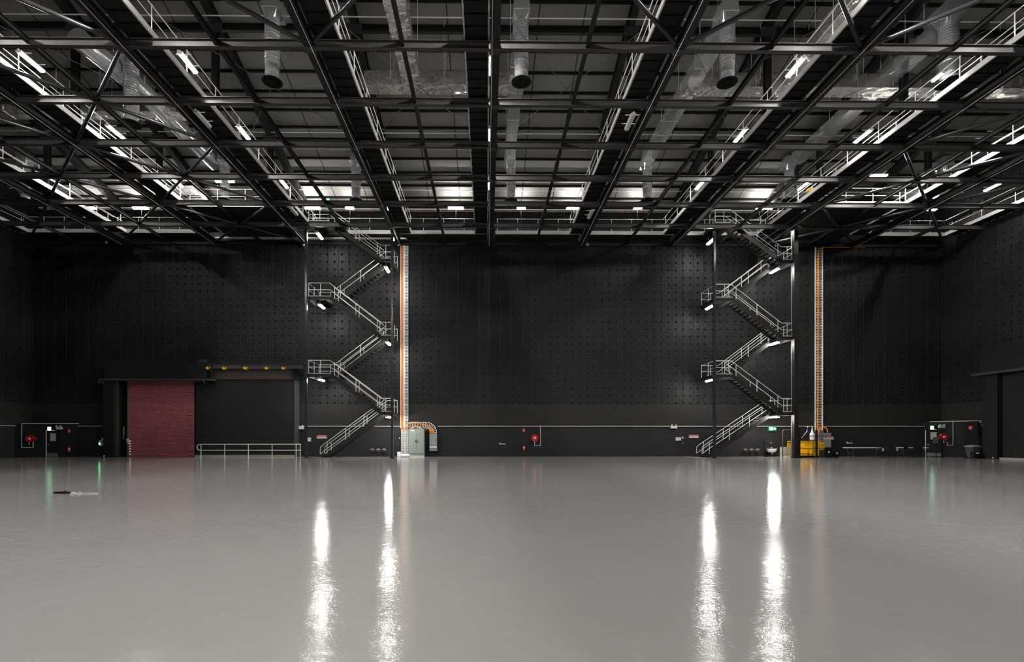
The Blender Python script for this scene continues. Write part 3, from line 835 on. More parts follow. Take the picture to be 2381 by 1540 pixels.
# small things at the left cabinet
tag(B(sx(924,41.2), sx(932,41.2), 41.1, 41.4, 0, zz(928,1051,41.2)).build('floor_box', M['white'], bevel=.01), 'small white box on the floor left of the cable guard', 'box')
m = MB()
for i in range(9): m.lathe([(0,0),(.16,.02),(.2,.13),(.1,.25),(0,.27)], (sx(935+i*1.6,40.9)+random.uniform(-.04,.04), 40.9+random.uniform(-.1,.1), 0), 9)
tag(m.build('plastic_bag', M['plastic'], smooth=True), 'crumpled clear plastic bag on the floor before the cable guard', 'bag')
tag(MB().lathe([(0,0),(.03,0),(.055,-.05),(.04,-.16),(.045,-.2),(0,-.24)], (sx(929.5,D), D, zz(929,1019,D)), 12, 'y').build('wall_camera', M['white'], smooth=True), 'small white knob on the wall left of the cable guard', 'wall fitting')

# ------------------------------------------------------------------ conduits on the walls
ZC = zz(1200, 991.8, D)
def conduit(pts, label, r=.032, name='wall_conduit', cat='conduit', group='white wall conduits'):
    return tag(MB().tube(pts, r, 8).build(name, M['toe'], smooth=True), label, cat, group)
conduit([(sx(176,D), D-.05, ZC), (sx(238,D), D-.05, ZC)], 'pale conduit on the back wall left of the roller door')
conduit([(sx(690,D), D-.05, ZC), (sx(932,D), D-.05, ZC)], 'pale conduit on the back wall behind the left stair')
conduit([(sx(1018,D), D-.05, ZC), (sx(2148,D), D-.05, ZC)], 'long pale conduit across the middle and right of the back wall')
conduit([(XL+.05, 40.3, ZC), (XL+.05, 30, ZC)], 'pale conduit on the left side wall')

# ------------------------------------------------------------------ corner door lobbies
def P(px, py, Y): x, z = at(px, py, Y); return (x, Y, z)
LA, LB = (XL, 40.25), (sx(172, 41.3), 41.3)       # splayed face of the left lobby
RA, RB = (sx(2160, 41.25), 41.25), (XR, 39.45)      # and of the right one
def yl(px, L=True):
    (xa_, ya_), (xb_, yb_) = (LA, LB) if L else (RA, RB); s_ = (yb_-ya_)/(xb_-xa_)
    return (ya_-s_*xa_)/(1-s_*math.tan(TH+math.atan((px-CX)/F)))
YLb = 40.9
lx1 = LB[0]; lz = zz(100, 985.5, YLb)
def splay(a, b, z, nm):
    pl = [a, b, (b[0], D), (a[0], D)]; m = MB()
    m.add([(p[0], p[1], 0) for p in pl]+[(p[0], p[1], z) for p in pl], [(0,3,2,1),(4,5,6,7),(0,1,5,4),(1,2,6,5),(2,3,7,6),(3,0,4,7)])
    tag(m.build(nm, M['lobby']), kind='structure')
M['lobby'] = mat('black painted lobby wall', (.014,.014,.0145), .6, 0, 2, .12, spec=.15)
splay(LA, LB, lz, 'trim_1')
rzt = zz(2200, 981, 40.4)
splay(RA, RB, rzt, 'trim_2')
conduit([P(176, 992.5, D-.05), P(176, 987.2, D-.05), (lx1+.04, D-.05, lz+.02), (lx1+.04, LB[1]-.05, lz+.02), P(50, 985.5, yl(50)-.06), P(50, 1041, yl(50)-.06), P(77, 1041, yl(77)-.06), P(77, 1028, yl(77)-.06)],
        'pale conduit running over the left door lobby and down to the hose reel', .03)
conduit([(RA[0], RA[1]-.06, rzt+.02), (XR-.06, 39.4, rzt+.02), (XR-.06, 38.35, rzt+.02), (XR-.06, 38.35, ZC+.02), (XR-.06, 37.6, ZC+.02)], 'pale conduit stepping over the right door lobby', .03)
conduit([P(2216, 981, yl(2216,0)-.06), P(2216, 1036, yl(2216,0)-.06), P(2203, 1036, yl(2203,0)-.08), P(2203, 1028, yl(2203,0)-.08)], 'pale pipe dropping to the right hose reel', .028, 'wall_pipe', 'pipe')
def exit_door(n, pxa, pxb, Y, panel):
    t = thing('door_%d' % n, (sx((pxa+pxb)/2, Y), Y, 0), 'black exit door with a grey kick plate in the %s corner' % ('left' if n == 1 else 'right'), 'door')
    t['kind'] = 'structure'
    xa, xb = sx(pxa, Y), sx(pxb, Y); zt = 2.12
    B(xa, xb, Y-.05, Y, 0, zt).build('door_leaf', M['dark'], t)
    B(xa+.04, xb-.02, Y-.06, Y-.05, .02, .31).build('kick_plate', M['greyb'], t)
    B(xa-.05, xa+.0, Y-.08, Y, 0, zt+.02).build('door_frame', M['offw'], t)
    B(xb, xb+.05, Y-.07, Y, 0, zt+.05).build('door_frame', M['dark'], t)
    MB().tube([(xa+.1, Y-.05, 1.0), (xa+.1, Y-.11, 1.0), (xa+.2, Y-.11, 1.0)], .012, 6).build('handle', M['galv'], t)
    p = B(*panel).build('door_notice', mat('dull pale notice', (.32,.32,.34), .5), t)
    (ax_, ay_), (bx_, by_) = (LA, LB) if n == 1 else (RA, RB)
    t.rotation_euler.z = math.atan2(by_-ay_, bx_-ax_)
YLd = yl(123)-.01
exit_door(1, 111.5, 134.5, YLd, (sx(118.5,YLd), sx(129.5,YLd), YLd-.07, YLd-.05, zz(124,1026,YLd), zz(124,1008,YLd)))
YRd = yl(2171,0)-.01
exit_door(2, 2157.5, 2184.5, YRd, (sx(2165.5,YRd), sx(2176.5,YRd), YRd-.07, YRd-.05, zz(2170,1022,YRd), zz(2170,1005.5,YRd)))
def man(mb, cx, y, cz, s, flip=1):
    """running figure pictogram of thin boxes, s = height"""
    f = flip
    mb.lathe([(0,-.004),(.09*s,-.004),(.09*s,0)], (cx+.08*s*f, y, cz+.38*s), 10, 'y')
    for (x0,z0,x1,z1,w) in ((.03,.26,-.05,-.02,.15),(-.05,-.02,.12,-.16,.11),(.12,-.16,.10,-.42,.1),(-.05,-.02,-.14,-.2,.11),(-.14,-.2,-.36,-.26,.1),(.02,.22,.2,.1,.08),(.2,.1,.32,.16,.07),(.0,.22,-.18,.14,.08),(-.18,.14,-.26,-.02,.07)):
        mb.bar((cx+x0*s*f,y-.002,cz+z0*s), (cx+x1*s*f,y-.002,cz+z1*s), .004, w*s)
def exit_sign(px, py, Y, wpx, hpx, label, arrow=False, wide=False):
    x, z = at(px, py, Y); k = Y/F; w_, h_ = wpx*k, hpx*k
    t = thing('exit_sign', (x, Y, z-h_/2), label, 'exit sign', 'green exit signs')
    B(x-w_/2, x+w_/2, Y-.08, Y, z-h_/2, z+h_/2).build('sign_body', M['dark'] if not arrow else M['green'], t)
    if arrow:
        q = MB(); q.box(x-.36*w_, x+.04*w_, Y-.085, Y-.08, z-.34*h_, z+.34*h_); q.build('pictogram_field', M['greenw'], t)
        mm = MB(); man(mm, x-.16*w_, Y-.087, z, h_*.62); mm.build('pictogram_figure', M['green'], t)
        q = MB().bar((x+.08*w_, Y-.085, z), (x+.26*w_, Y-.085, z), .005, .2*h_)
        q.add([(x+.24*w_,Y-.087,z+.32*h_),(x+.24*w_,Y-.087,z-.32*h_),(x+.42*w_,Y-.087,z)], [(0,1,2)]); q.build('pictogram_arrow', M['greenw'], t)
    else:
        B(x-w_/2+.02, x-w_/2+.02+h_*.86, Y-.085, Y-.08, z-h_*.43, z+h_*.43).build('pictogram_field', M['greenw'], t)
        mm = MB(); man(mm, x-w_/2+.02+h_*.43, Y-.087, z, h_*.66, -1); mm.build('pictogram_figure', M['green'], t)
        for j in (0, 1): B(x+.12*w_+j*.16*w_, x+.2*w_+j*.16*w_, Y-.085, Y-.08, z-h_*.45, z-h_*.36).build('indicator', M['ledw'], t)
exit_sign(121, 997.5, yl(112)-.02, 18, 9.5, 'lit green exit sign over the door in the left corner')
exit_sign(2169, 995, yl(2178,0)-.02, 17, 9.5, 'lit green exit sign over the door in the right corner')
exit_sign(1795, 997.3, D-.02, 19.5, 10.5, 'lit green exit sign with arrow under the right stair', True)
def emlight(px, py, Y, label):
    x, z = at(px, py, Y); k = Y/F
    t = thing('emergency_light', (x, Y, z), label, 'emergency light', 'twin head emergency lights')
    B(x-7.3*k, x+7.3*k, Y-.12, Y, z-3*k, z+3*k).build('battery_case', M['offw'], t, bevel=.01)
    for s in (-1, 1):
        MB().lathe([(0,-.09),(.05,-.08),(.055,-.02),(.03,.03),(0,.04)], (x+s*4.7*k, Y-.06, z+4.8*k), 12, 'y').build('lamp_head', M['white'], t, smooth=True)
emlight(138.5, 996, yl(132)-.01, 'twin head emergency light right of the left corner exit sign')
emlight(2188, 992.5, yl(2197,0)-.01, 'twin head emergency light right of the right corner exit sign')
emlight(699.5, 995.5, D-.02, 'twin head emergency light left of the left stair column')
emlight(1566, 994, D-.02, 'twin head emergency light left of the right stair')

def hose_reel(px, py, Y, label, arm=.35):
    x, z = at(px, py, Y); r = 8.3*Y/F
    t = thing('fire_hose_reel', (x, Y, z-r), label, 'hose reel', 'red fire hose reels')
    MB().lathe([(0,-.02),(r*.35,-.02),(r*.4,-.0),(r*.9,.0),(r,-.025),(r*1.01,0),(r,.02),(0,.02)], (x, Y, z), 36, 'y').build('front_disc', M['red'], t, smooth=True)
    MB().lathe([(r*.86,.02),(r*.86,.2)], (x, Y, z), 32, 'y').build('hose', M['black_cable'], t, smooth=True)
    MB().lathe([(0,.2),(r,.2),(r,.22),(0,.22)], (x, Y, z), 36, 'y').build('rear_disc', M['red'], t, smooth=True)
    MB().lathe([(0,-.06),(r*.3,-.055),(r*.36,-.02)], (x, Y, z), 20, 'y').build('hub', M['white'], t, smooth=True)
    MB().lathe([(0,-.07),(r*.12,-.065),(r*.12,-.055)], (x, Y, z), 12, 'y').build('hub_bolt', M['greyb'], t, smooth=True)
    MB().tube([(x+.1, Y+.1, z), (x+arm, Y+.3, z+.05)], .03, 8).build('swing_arm', M['red'], t)
    MB().tube([(x-.02, Y-.02, z-r), (x-.03, Y, z-r-.12), (x-.01, Y, z-r-.2)], .02, 8).build('nozzle', M['galv'], t, smooth=True)
    return t
hose_reel(68.5, 1020.5, yl(68)-.35, 'red fire hose reel in the left corner')
hose_reel(1243.5, 1018.5, D-.32, 'red fire hose reel on the middle of the back wall')
hose_reel(2195, 1016.5, yl(2208,0)-.24, 'red fire hose reel in the right corner')
conduit([(sx(1256.5,D), D-.05, zz(1256,989,D)), (sx(1256.5,D), D-.05, zz(1256,1036.5,D)), (sx(1243,D), D-.05, zz(1256,1036.5,D)), (sx(1243,D), D-.1, zz(1256,1027,D))], 'pale pipe looping to the middle hose reel', .028, 'wall_pipe', 'pipe')
def extinguisher(px, py, Y, label):
    x, z = at(px, py, Y); z -= .24
    t = thing('fire_extinguisher', (x, Y-.1, z), label, 'fire extinguisher', 'red fire extinguishers')
    MB().lathe([(0,0),(.075,.0),(.085,.03),(.085,.33),(.06,.4),(.025,.42),(0,.42)], (x, Y-.12, z), 18).build('cylinder', M['red'], t, smooth=True)
    MB().lathe([(.0865,.19),(.0865,.31)], (x, Y-.12, z), 18).build('label_band', M['offw'], t, smooth=True)
    MB().bar((x-.02,Y-.12,z+.44),(x+.09,Y-.14,z+.49), .03, .02).build('handle', M['dark'], t)
    MB().tube([(x-.02,Y-.12,z+.44),(x-.1,Y-.12,z+.38),(x-.105,Y-.12,z+.15)], .012, 6).build('hose', M['dark'], t, smooth=True)
    B(x-.03, x+.03, Y-.04, Y, z+.05, z+.4).build('bracket', M['dark'], t)
extinguisher(163.5, 1045, yl(160), 'red fire extinguisher on the wall in the left corner')
extinguisher(1218, 1042, D-.0, 'red fire extinguisher on the middle of the back wall')
def ext_sign(px, py, Y, label, xo=0):
    x, z = at(px, py, Y); t = thing('extinguisher_sign', (x, Y, z-.12), label, 'sign', 'small red extinguisher signs')
    B(x-.09, x+.09, Y-.012, Y, z-.13, z+.13).build('plate', M['signred'], t)
    m = MB().box(x-.022, x+.022, Y-.016, Y-.012, z-.06, z+.06); m.box(x-.01, x+.03, Y-.016, Y-.012, z+.065, z+.085); m.box(x-.065, x+.065, Y-.016, Y-.012, z-.115, z-.09)
    m.build('symbol', M['white'], t)
ext_sign(161, 1002, yl(158), 'small red sign above the left extinguisher')
ext_sign(1218, 1000.5, D, 'small red sign above the middle extinguisher')
def warn(px, py, Y, label, w_=22.5, h_=7):
    x, z = at(px, py, Y); k = Y/F; a, b = w_*k/2, h_*k/2
    t = thing('warning_sign', (x, Y, z-b), label, 'sign', 'red and white warning signs')
    B(x-a, x+a, Y-.012, Y, z-b, z+b).build('plate', M['white'], t)
    B(x-a+.01, x+a-.01, Y-.015, Y-.012, z+.0, z+b-.01).build('red_band', M['signred'], t)
    m = MB(); random.seed(px)
    xx = x-a+.12
    while xx < x+a-.1:
        l = random.uniform(.03, .09); m.box(xx, min(xx+l, x+a-.08), Y-.018, Y-.015, z+b*.35, z+b*.65); xx += l+.02
    m.build('headline', M['white'], t)
    m = MB(); xx = x-a+.05
    while xx < x+a-.08:
        l = random.uniform(.03, .09); m.box(xx, min(xx+l, x+a-.04), Y-.015, Y-.012, z-b*.6, z-b*.35); xx += l+.02
    m.build('small_print', M['greyb'], t)
warn(748.3, 1016.3, D, 'red and white warning sign left of the left stair foot')
warn(1612.8, 1015.2, D, 'red and white warning sign left of the right stair foot')
warn(1927, 1018.8, 38.6, 'red and white warning sign hanging on the fence by the yellow cage', 22.5, 7)
def wbox(px, py, wpx, hpx, Y, label, mt='offw', d=.08, name='wall_box', group=None, cat='wall box'):
    x, z = at(px, py, Y); k = Y/F
    return tag(B(x-wpx*k/2, x+wpx*k/2, Y-d, Y, z-hpx*k/2, z+hpx*k/2).build(name, M[mt], bevel=.008), label, cat, group)
wbox(719, 1022.5, 8.5, 9, D, 'cream switch box beside the left stair column')
wbox(1576.5, 1021, 12.5, 8, D, 'cream switch box left of the right stair')
wbox(1586.8, 1018, 3, 4.5, D, 'tiny white sensor beside the cream switch box')
wbox(1586.8, 1030, 3.5, 4, D, 'tiny grey button under the white sensor', 'greyb')
def outlets(px, py, Y, label, big=0):
    x, z = at(px, py, Y); k = Y/F
    t = thing('power_outlets', (x, Y, z), label, 'outlet', 'wall outlet strips')
    B(x-8*k+big, x-5.2*k+big, Y-.06, Y, z-1.5*k, z+3*k).build('data_outlet', M['offw'], t)
    for j in range(4): B(x+(-4.4+2.7*j)*k, x+(-2.1+2.7*j)*k, Y-.05, Y, z-1.3*k, z+1*k).build('socket', M['offw'], t)
outlets(1169, 1032.5, D, 'white outlet strip left of the middle extinguisher')
outlets(1976, 1030.5, D, 'white outlet strip above the left folding table')
for i, (px0, side) in enumerate(((866, 'left'), (1731.5, 'right'))):
    for j in range(3):
        px = px0+13.8*j; x, z = at(px, 1048, D)
        t = thing('inlet_coupling', (x, D-.1, z-.1), 'black round wall coupling behind the %s stair, %s from the left' % (side, ORD[j+1]), 'coupling', 'wall couplings behind the stairs')
        MB().lathe([(0,-.22),(.07,-.22),(.11,-.2),(.12,-.1),(.15,-.08),(.15,0)], (x, D, z), 18, 'y').build('cap', M['steel2'], t, smooth=True)
        MB().tube(arc((x, D-.2, z), .14, 20, 160, 8), .012, 6).build('chain', M['galv'], t, smooth=True)

# ------------------------------------------------------------------ roller door, sliding door housing, hoist rail
YH = D-1.15
t = thing('door_3', (sx(376,D), D-.4, 0), 'maroon roller shutter door in the left of the back wall', 'door'); t['kind'] = 'structure'
YS = D-.35
xa, xb = sx(299.5,YS), sx(453,YS); z1 = zz(376,884,YS); m = MB(); z = 0; prof = []; n = 62
vs = []; fs = []
for i in range(n*4+1):
    zq = z1*i/(n*4); yq = YS+(0, -.03, -.045, -.03)[i % 4]; vs += [(xa, yq, zq), (xb, yq, zq)]
for i in range(n*4): fs.append((2*i, 2*i+1, 2*i+3, 2*i+2))
m.add(vs, fs); m.box(xa, xb, YS+.01, YS+.05, 0, z1); m.build('shutter_curtain', M['maroon'], t)
B(xa-.08, xa, YS-.08, YS+.06, 0, z1).build('guide_rail', M['greyb'], t)
B(xb, xb+.06, YS-.06, YS+.06, 0, z1).build('guide_rail', M['dark'], t)
for i in range(6):
    zq = zz(303, 1056.5-6.1*i, YS); MB().lathe([(0,-.03),(.03,-.028),(.03,0)], (sx(303,YS), YS-.03, zq), 10, 'y').build('stud', M['ledw'], t)
tag(B(sx(276,D), sx(299,D), D-.05, D+.0, 0, z1).build('wall_recess', M['dark']), 'narrow dull black wall strip left of the roller door', 'wall panel')
t = thing('door_housing', (sx(355,YH), YH, 5.9), 'long black box housing over the roller door', 'door housing')
xa, xb = sx(241,YH), sx(477,YH); z0, z1 = zz(355,883,YH), zz(355,841,YH)
B(xa, xb, YH, D, z0, z1).build('casing', M['lobby'], t, bevel=.02)
B(sx(231,YH), sx(494,YH), YH-.1, D-.3, z0-.08, z0+.06).build('bottom_rail', M['steel2'], t)
B(sx(461,YH), sx(475,YH), YH+.05, YH+.4, z1, z1+.14).build('top_box', M['steel2'], t)
for px in (228, 236, 472): MB().tube([P(px,886,YH), P(px+4,892,YH)], .06, 10).build('bracket', M['steel2'], t)
t = thing('door_post', (sx(252,YH), YH, 0), 'broad black door post left of the roller door', 'post')
B(sx(240,YH), sx(264,YH), YH, D, 0, z0-.09).build('casing', M['lobby'], t)
tag(B(sx(267,YH+.2), sx(275,YH+.2), YH+.2, YH+.26, .1, z0-.09).build('guide_channel', mat('olive black steel', (.045,.043,.032), .5)), 'slim olive black steel channel beside the door post', 'post')
MB_ = MB().lathe([(0,-.02),(.03,-.02),(.03,0)], (sx(242,YH), YH, .1), 8, 'y')
tag(MB_.build('marker_lamp', M['ledw']), 'tiny white marker light at the foot of the broad door post', 'light')
for i, (a, b, c, d, mm) in enumerate(((278,289,993,1003,'offw'), (279,289,1004,1011,'offw'), (280,288,1012,1023,'brown'))):
    nm = ['upper white notice', 'lower white notice', 'small buff notice']
    tag(B(sx(a,D-.06), sx(b,D-.06), D-.08, D-.05, zz(a,d,D-.06), zz(a,c,D-.06)).build('paper_notice', M[mm] if i < 2 else mat('buff paper', (.42,.38,.30), .7)), '%s on the wall strip beside the roller door' % nm[i], 'notice')
wbox(297.5, 1023, 4.5, 6.5, D-.4, 'upper white control box at the edge of the roller door')
wbox(298, 1029.5, 4, 5, D-.4, 'lower white control box at the edge of the roller door')
def ctrl(px, py, Y, label, wpx, face='y'):
    x, z = at(px, py, Y); k = Y/F
    t = thing('door_control', (x, Y, z), label, 'control box', 'door control boxes')
    B(x-wpx*k/2, x+wpx*k/2, Y-.12, Y, z-6*k, z+6.2*k).build('case', M['offw'], t, bevel=.01)
    B(x+wpx*k*.1, x+wpx*k/2, Y-.06, Y, z+6.2*k, z+12*k).build('conduit_stub', M['galv'], t)
    MB().lathe([(0,-.05),(.035,-.04),(.035,0)], (x-wpx*k*.25, Y-.12, z-1.2*k), 12, 'y').build('indicator_lamp', M['led'], t)
    B(x+.02, x+wpx*k*.4, Y-.125, Y-.12, z-3*k, z+4*k).build('face_plate', M['greyb'], t)
ctrl(236.3, 1031, D-.02, 'pale control box with green lamp left of the roller door', 9)
# sliding acoustic door leaf
YA = D-.55
t = thing('sliding_door', (sx(572,YA), YA, .15), 'big plain black sliding acoustic door behind the low rail', 'door')
B(sx(455,YA), sx(684,YA), YA, D-.05, .16, zz(572,884,YA)).build('leaf', mat('smooth black door skin', (.018,.018,.0185), .55, 0, .8, .2, spec=.15), t)
tag(B(sx(684.5,YA), sx(690.5,YA), YA-.05, D, 0, zz(687,884,YA)).build('door_jamb', mat('dark grey jamb', (.045,.045,.047), .5)), 'grey vertical jamb right of the sliding door', 'jamb')
tag(B(sx(497,YA), sx(684,YA), YA-.1, D-.05, zz(590,883,YA), zz(590,863,YA)).build('door_lintel', M['brown']), 'dim brown lintel board over the sliding door', 'lintel')
tag(B(sx(684,YA), sx(694,YA), YA-.3, D, zz(690,884,YA), zz(690,858,YA)).build('lintel_block', M['dark']), 'black block at the right end of the lintel', 'bracket')
M['conc'] = mat('pale concrete', (.30,.29,.25), .8, 0, 9, .2)
tag(B(sx(454,YA-.2), sx(684,YA-.2), YA-.25, D-.06, 0, .15).build('door_sill', M['conc']), 'low concrete sill under the sliding door', 'sill')
YI = D-1.0
t = thing('hoist_rail', (sx(590,YI), YI, zz(590,858,YI)), 'long black hoist rail over the sliding door', 'rail')
zt_ = zz(590,846.5,YI); MB().ibeam((sx(482,YI), YI, zt_), (sx(705,YI), YI, zt_), .38, .16).build('beam', M['steel2'], t)
for px in (492, 702): MB().box(sx(px,YI)-.06, sx(px,YI)+.06, YI, D, zt_, zt_+.1).build('wall_bracket', M['steel'], t)
m = MB().bar(P(480,884,YI), P(512,857,YI), .05, .06); m.bar(P(492,846,YI), P(492,884,YI), .1, .12); m.build('strut', M['steel'], t)
tro = None
for i, px in enumerate((483.5, 521, 570.5, 620, 659)):
    x, z = at(px, 856.5, YI-.1); lab = 'yellow hoist trolley on the black rail, %s from the left' % ORD[i+1]
    if tro is None:
        tro = thing('hoist_trolley', (x, YI-.1, z), lab, 'trolley', 'yellow hoist trolleys'); x0_, z0_ = x, z
        MB().prism([(x-.19,z+.1),(x-.19,z+.02),(x-.1,z-.03),(x-.06,z-.1),(x+.06,z-.1),(x+.1,z-.03),(x+.19,z+.02),(x+.19,z+.1)], YI-.2, YI-.12).build('side_plate', M['yellow'], tro)
        MB().prism([(x-.19,z+.1),(x-.19,z+.02),(x-.1,z-.03),(x-.06,z-.1),(x+.06,z-.1),(x+.1,z-.03),(x+.19,z+.02),(x+.19,z+.1)], YI+.12, YI+.2).build('side_plate', M['yellow'], tro)
        for s in (-1, 1): MB().lathe([(0,-.22),(.05,-.22),(.05,-.2)], (x+s*.12, YI, z+.07), 12, 'y').build('wheel', M['dark'], tro)
        MB().tube(arc((x, YI, z-.13), .05, 0, 360, 10), .015, 6).build('hook_ring', M['dark'], tro, smooth=True)
    else: dup(tro, x-x0_, 0, z-z0_, lab)
# low handrail before the sliding door
YG = D-1.5
t = thing('guard_rail', (sx(580,YG), YG, 0), 'low galvanised guard rail before the sliding door', 'railing')
zt_, zm = zz(580,1033.5,YG), zz(580,1047.5,YG); r0 = (zt_-zm)/2; xl_ = sx(465,YG)
MB().tube([(sx(700,YG), YG, zt_), (xl_, YG, zt_)]+arc((xl_, YG, zm+r0), r0, 90, 270, 8)[1:]+[(sx(700,YG), YG, zm)], .03, 10).build('rails', M['galv'], t, smooth=True)
for px in (467.3, 522.5, 577.5, 632.7, 688.5, 698):
    x = sx(px, YG); m = MB().tube([(x, YG, 0), (x, YG, zt_)], .03, 10); m.box(x-.08, x+.08, YG-.06, YG+.06, 0, .012); m.build('post', M['galv'], t, smooth=True)
# yellow floor lines
M['yline'] = mat('worn yellow line paint', (.62,.50,.16), .45, 0, 9, .2)
for pts, lab in (([(622,1066.5),(684,1062.8)], 'yellow floor line in front of the sliding door'), ([(960,1067.5),(976,1063.8)], 'short yellow floor mark before the grey cabinet'), ([(1585,1061.6),(1640,1066)], 'yellow floor line left of the right stair foot')):
    w_ = []
    for px, py in pts:
        Y = F*EYE/(py-HY); w_.append(Vector((sx(px, Y), Y, .004)))
    tag(MB().bar(w_[0], w_[1], .09, .004).build('floor_line', M['yline']), lab, 'floor marking', 'yellow floor markings')

# right wall: door housing, posts, sliding door
XH = XR-.9
t = thing('door_housing', (XH, 35, 6.2), 'black box housing over the big door on the right wall', 'door housing')
B(XH, XR, 26, 37.6, 6.25, 8.15).build('casing', M['lobby'], t, bevel=.02)
B(XH-.1, XR-.1, 26, 38.15, 6.1, 6.27).build('bottom_rail', M['steel2'], t)
tag(B(XH+.15, XR, 36.4, 37.5, 0, 6.1).build('door_post', M['lobby']), 'broad black door post on the right wall', 'post')
tag(B(XH+.35, XR-.02, 27, 36.2, .14, 6.05).build('sliding_door', mat('smooth black door skin', (.016,.016,.0165), .55, 0, .8, .2, spec=.15)), 'big plain black sliding door on the right wall', 'door')
tag(B(XH+.1, XR, 27, 36.2, 0, .13).build('door_sill', M['conc']), 'low concrete sill on the right wall', 'sill')
tag(B(XR-.35, XR, 38.3, 39.35, 0, 2.62).build('wall_panel', M['dark']), 'dull black upright panel behind the wheeled bin', 'wall panel')
t = thing('door_control', (XR-.12, 38.0, 1.1), 'pale control box with green lamp on the right wall', 'control box', 'door control boxes')
B(XR-.14, XR, 37.75, 38.1, 1.08, 1.5).build('case', M['offw'], t)
MB().lathe([(0,-.05),(.035,-.04),(.035,0)], (XR-.14, 37.98, 1.27), 12, 'x').build('indicator_lamp', M['led'], t)
x, z = at(2259.5, 995, 38.9)
t = thing('extinguisher_sign', (XR-.37, 38.85, z-.12), 'small red sign above the wheeled bin on the right', 'sign', 'small red extinguisher signs')
B(XR-.37, XR-.355, 38.7, 39.0, z-.13, z+.13).build('plate', M['signred'], t); B(XR-.376, XR-.37, 38.82, 38.88, z-.06, z+.06).build('symbol', M['white'], t)
tag(MB().lathe([(0,-.02),(.03,-.02),(.03,0)], (sx(2310,36.3), 36.35, .11), 8, 'y').build('marker_lamp', M['ledw']), 'tiny marker light at the foot of the right wall post', 'light')

# ------------------------------------------------------------------ right side equipment
YE = 39.6
t = thing('hand_basin', (sx(1794,D), D-.4, 0), 'white hand basin on a black stand under the right stair', 'basin')
xa, xb = sx(1783.5,D-.4), sx(1805,D-.4); z1, z0 = zz(1794,1044,D-.4), zz(1794,1050,D-.4); xm = (xa+xb)/2
m = MB(); n = 20; vs = []
for r_, h_ in ((.62, z0-.08), (.92, z0+.05), (1., z1-.03), (1., z1), (.84, z1), (.6, z0+.05)):
    for j in range(n):
        a = 2*math.pi*j/n; vs.append((xm+(xb-xa)/2*r_*math.copysign(abs(math.cos(a))**.6, math.cos(a)), D-.4+.25*r_*math.copysign(abs(math.sin(a))**.6, math.sin(a)), h_))
m.add(vs, [(i*n+j, i*n+(j+1) % n, (i+1)*n+(j+1) % n, (i+1)*n+j) for i in range(5) for j in range(n)]+[tuple(range(n)), tuple(5*n+j for j in range(n))[::-1]])
m.build('bowl', M['white'], t, smooth=True)
MB().tube([(xm, D-.4, z0-.08), (xm, D-.4, z0-.2), (xm+.06, D-.4, z0-.28), (xm+.12, D-.4, z0-.2), (xm+.13, D-.2, z0-.2)], .03, 8).build('waste_trap', M['white'], t, smooth=True)
B(xm-.28, xm+.28, D-.45, D-.02, 0, z0-.25).build('stand', M['dark'], t)
MB().tube([(xm+.12, D-.1, z1), (xm+.12, D-.1, z1+.1), (xm+.12, D-.3, z1+.1)], .015, 8).build('tap', M['galv'], t, smooth=True)
wbox(1792, 1030, 5, 4, D, 'small pale soap dispenser above the hand basin', 'greyb', .1)
tag(B(sx(1776,D), sx(1777.3,D), D-.06, D, 0, zz(1776,1021,D)).build('wall_post', M['dark']), 'thin black upright strip left of the hand basin', 'post')
tag(B(sx(1823,40.6), sx(1839,40.6), 40.4, 41.2, .12, zz(1830,1040,40.6)).build('equipment_crate', mat('beige crate', (.42,.40,.35), .6), bevel=.01), 'beige crate behind the pipe fence', 'crate')
tag(B(sx(1823,40.6), sx(1839,40.6), 40.35, 41.2, 0, .11).build('pallet', mat('pale timber', (.5,.46,.38), .7)), 'pale pallet under the beige crate', 'pallet')
def fence_frame():
    t = thing('pipe_fence', (sx(1832,39.6), 39.6, 0), 'dark bent pipe fence frame beside the thick column', 'fence')
    xa, xb = sx(1820,39.6), sx(1846,39.6); z1 = zz(1830,1000,39.6)
    MB().tube([(xa, 39.6, 0), (xa, 39.6, z1-.12), (xa+.04, 39.6, z1-.03), (xa+.12, 39.6, z1), (xb, 39.6, z1)], .04, 8).build('frame', M['steel2'], t, smooth=True)
    MB().tube([(xa, 39.6, 1.2), (xb, 39.6, 1.2)], .02, 8).build('middle_rail', M['steel2'], t)
    B(xa, xb, 39.59, 39.61, .1, z1-.15).build('mesh_infill', MESHM, t)
def mesh_mat():
    tt = NT('thin wire mesh'); p, x, y, z = tt.pos()
    a = tt.math('ABSOLUTE', tt.math('SUBTRACT', tt.math('FRACT', tt.math('MULTIPLY', tt.math('ADD', x, 100), 20.)), .5))
    b = tt.math('ABSOLUTE', tt.math('SUBTRACT', tt.math('FRACT', tt.math('MULTIPLY', z, 20.)), .5))
    tt.put(tt.b.inputs['Alpha'], tt.math('GREATER_THAN', tt.math('MAXIMUM', a, b), .42)); tt.b.inputs['Base Color'].default_value = (.03,.03,.03,1)
    return tt.m
MESHM = mesh_mat()
fence_frame()
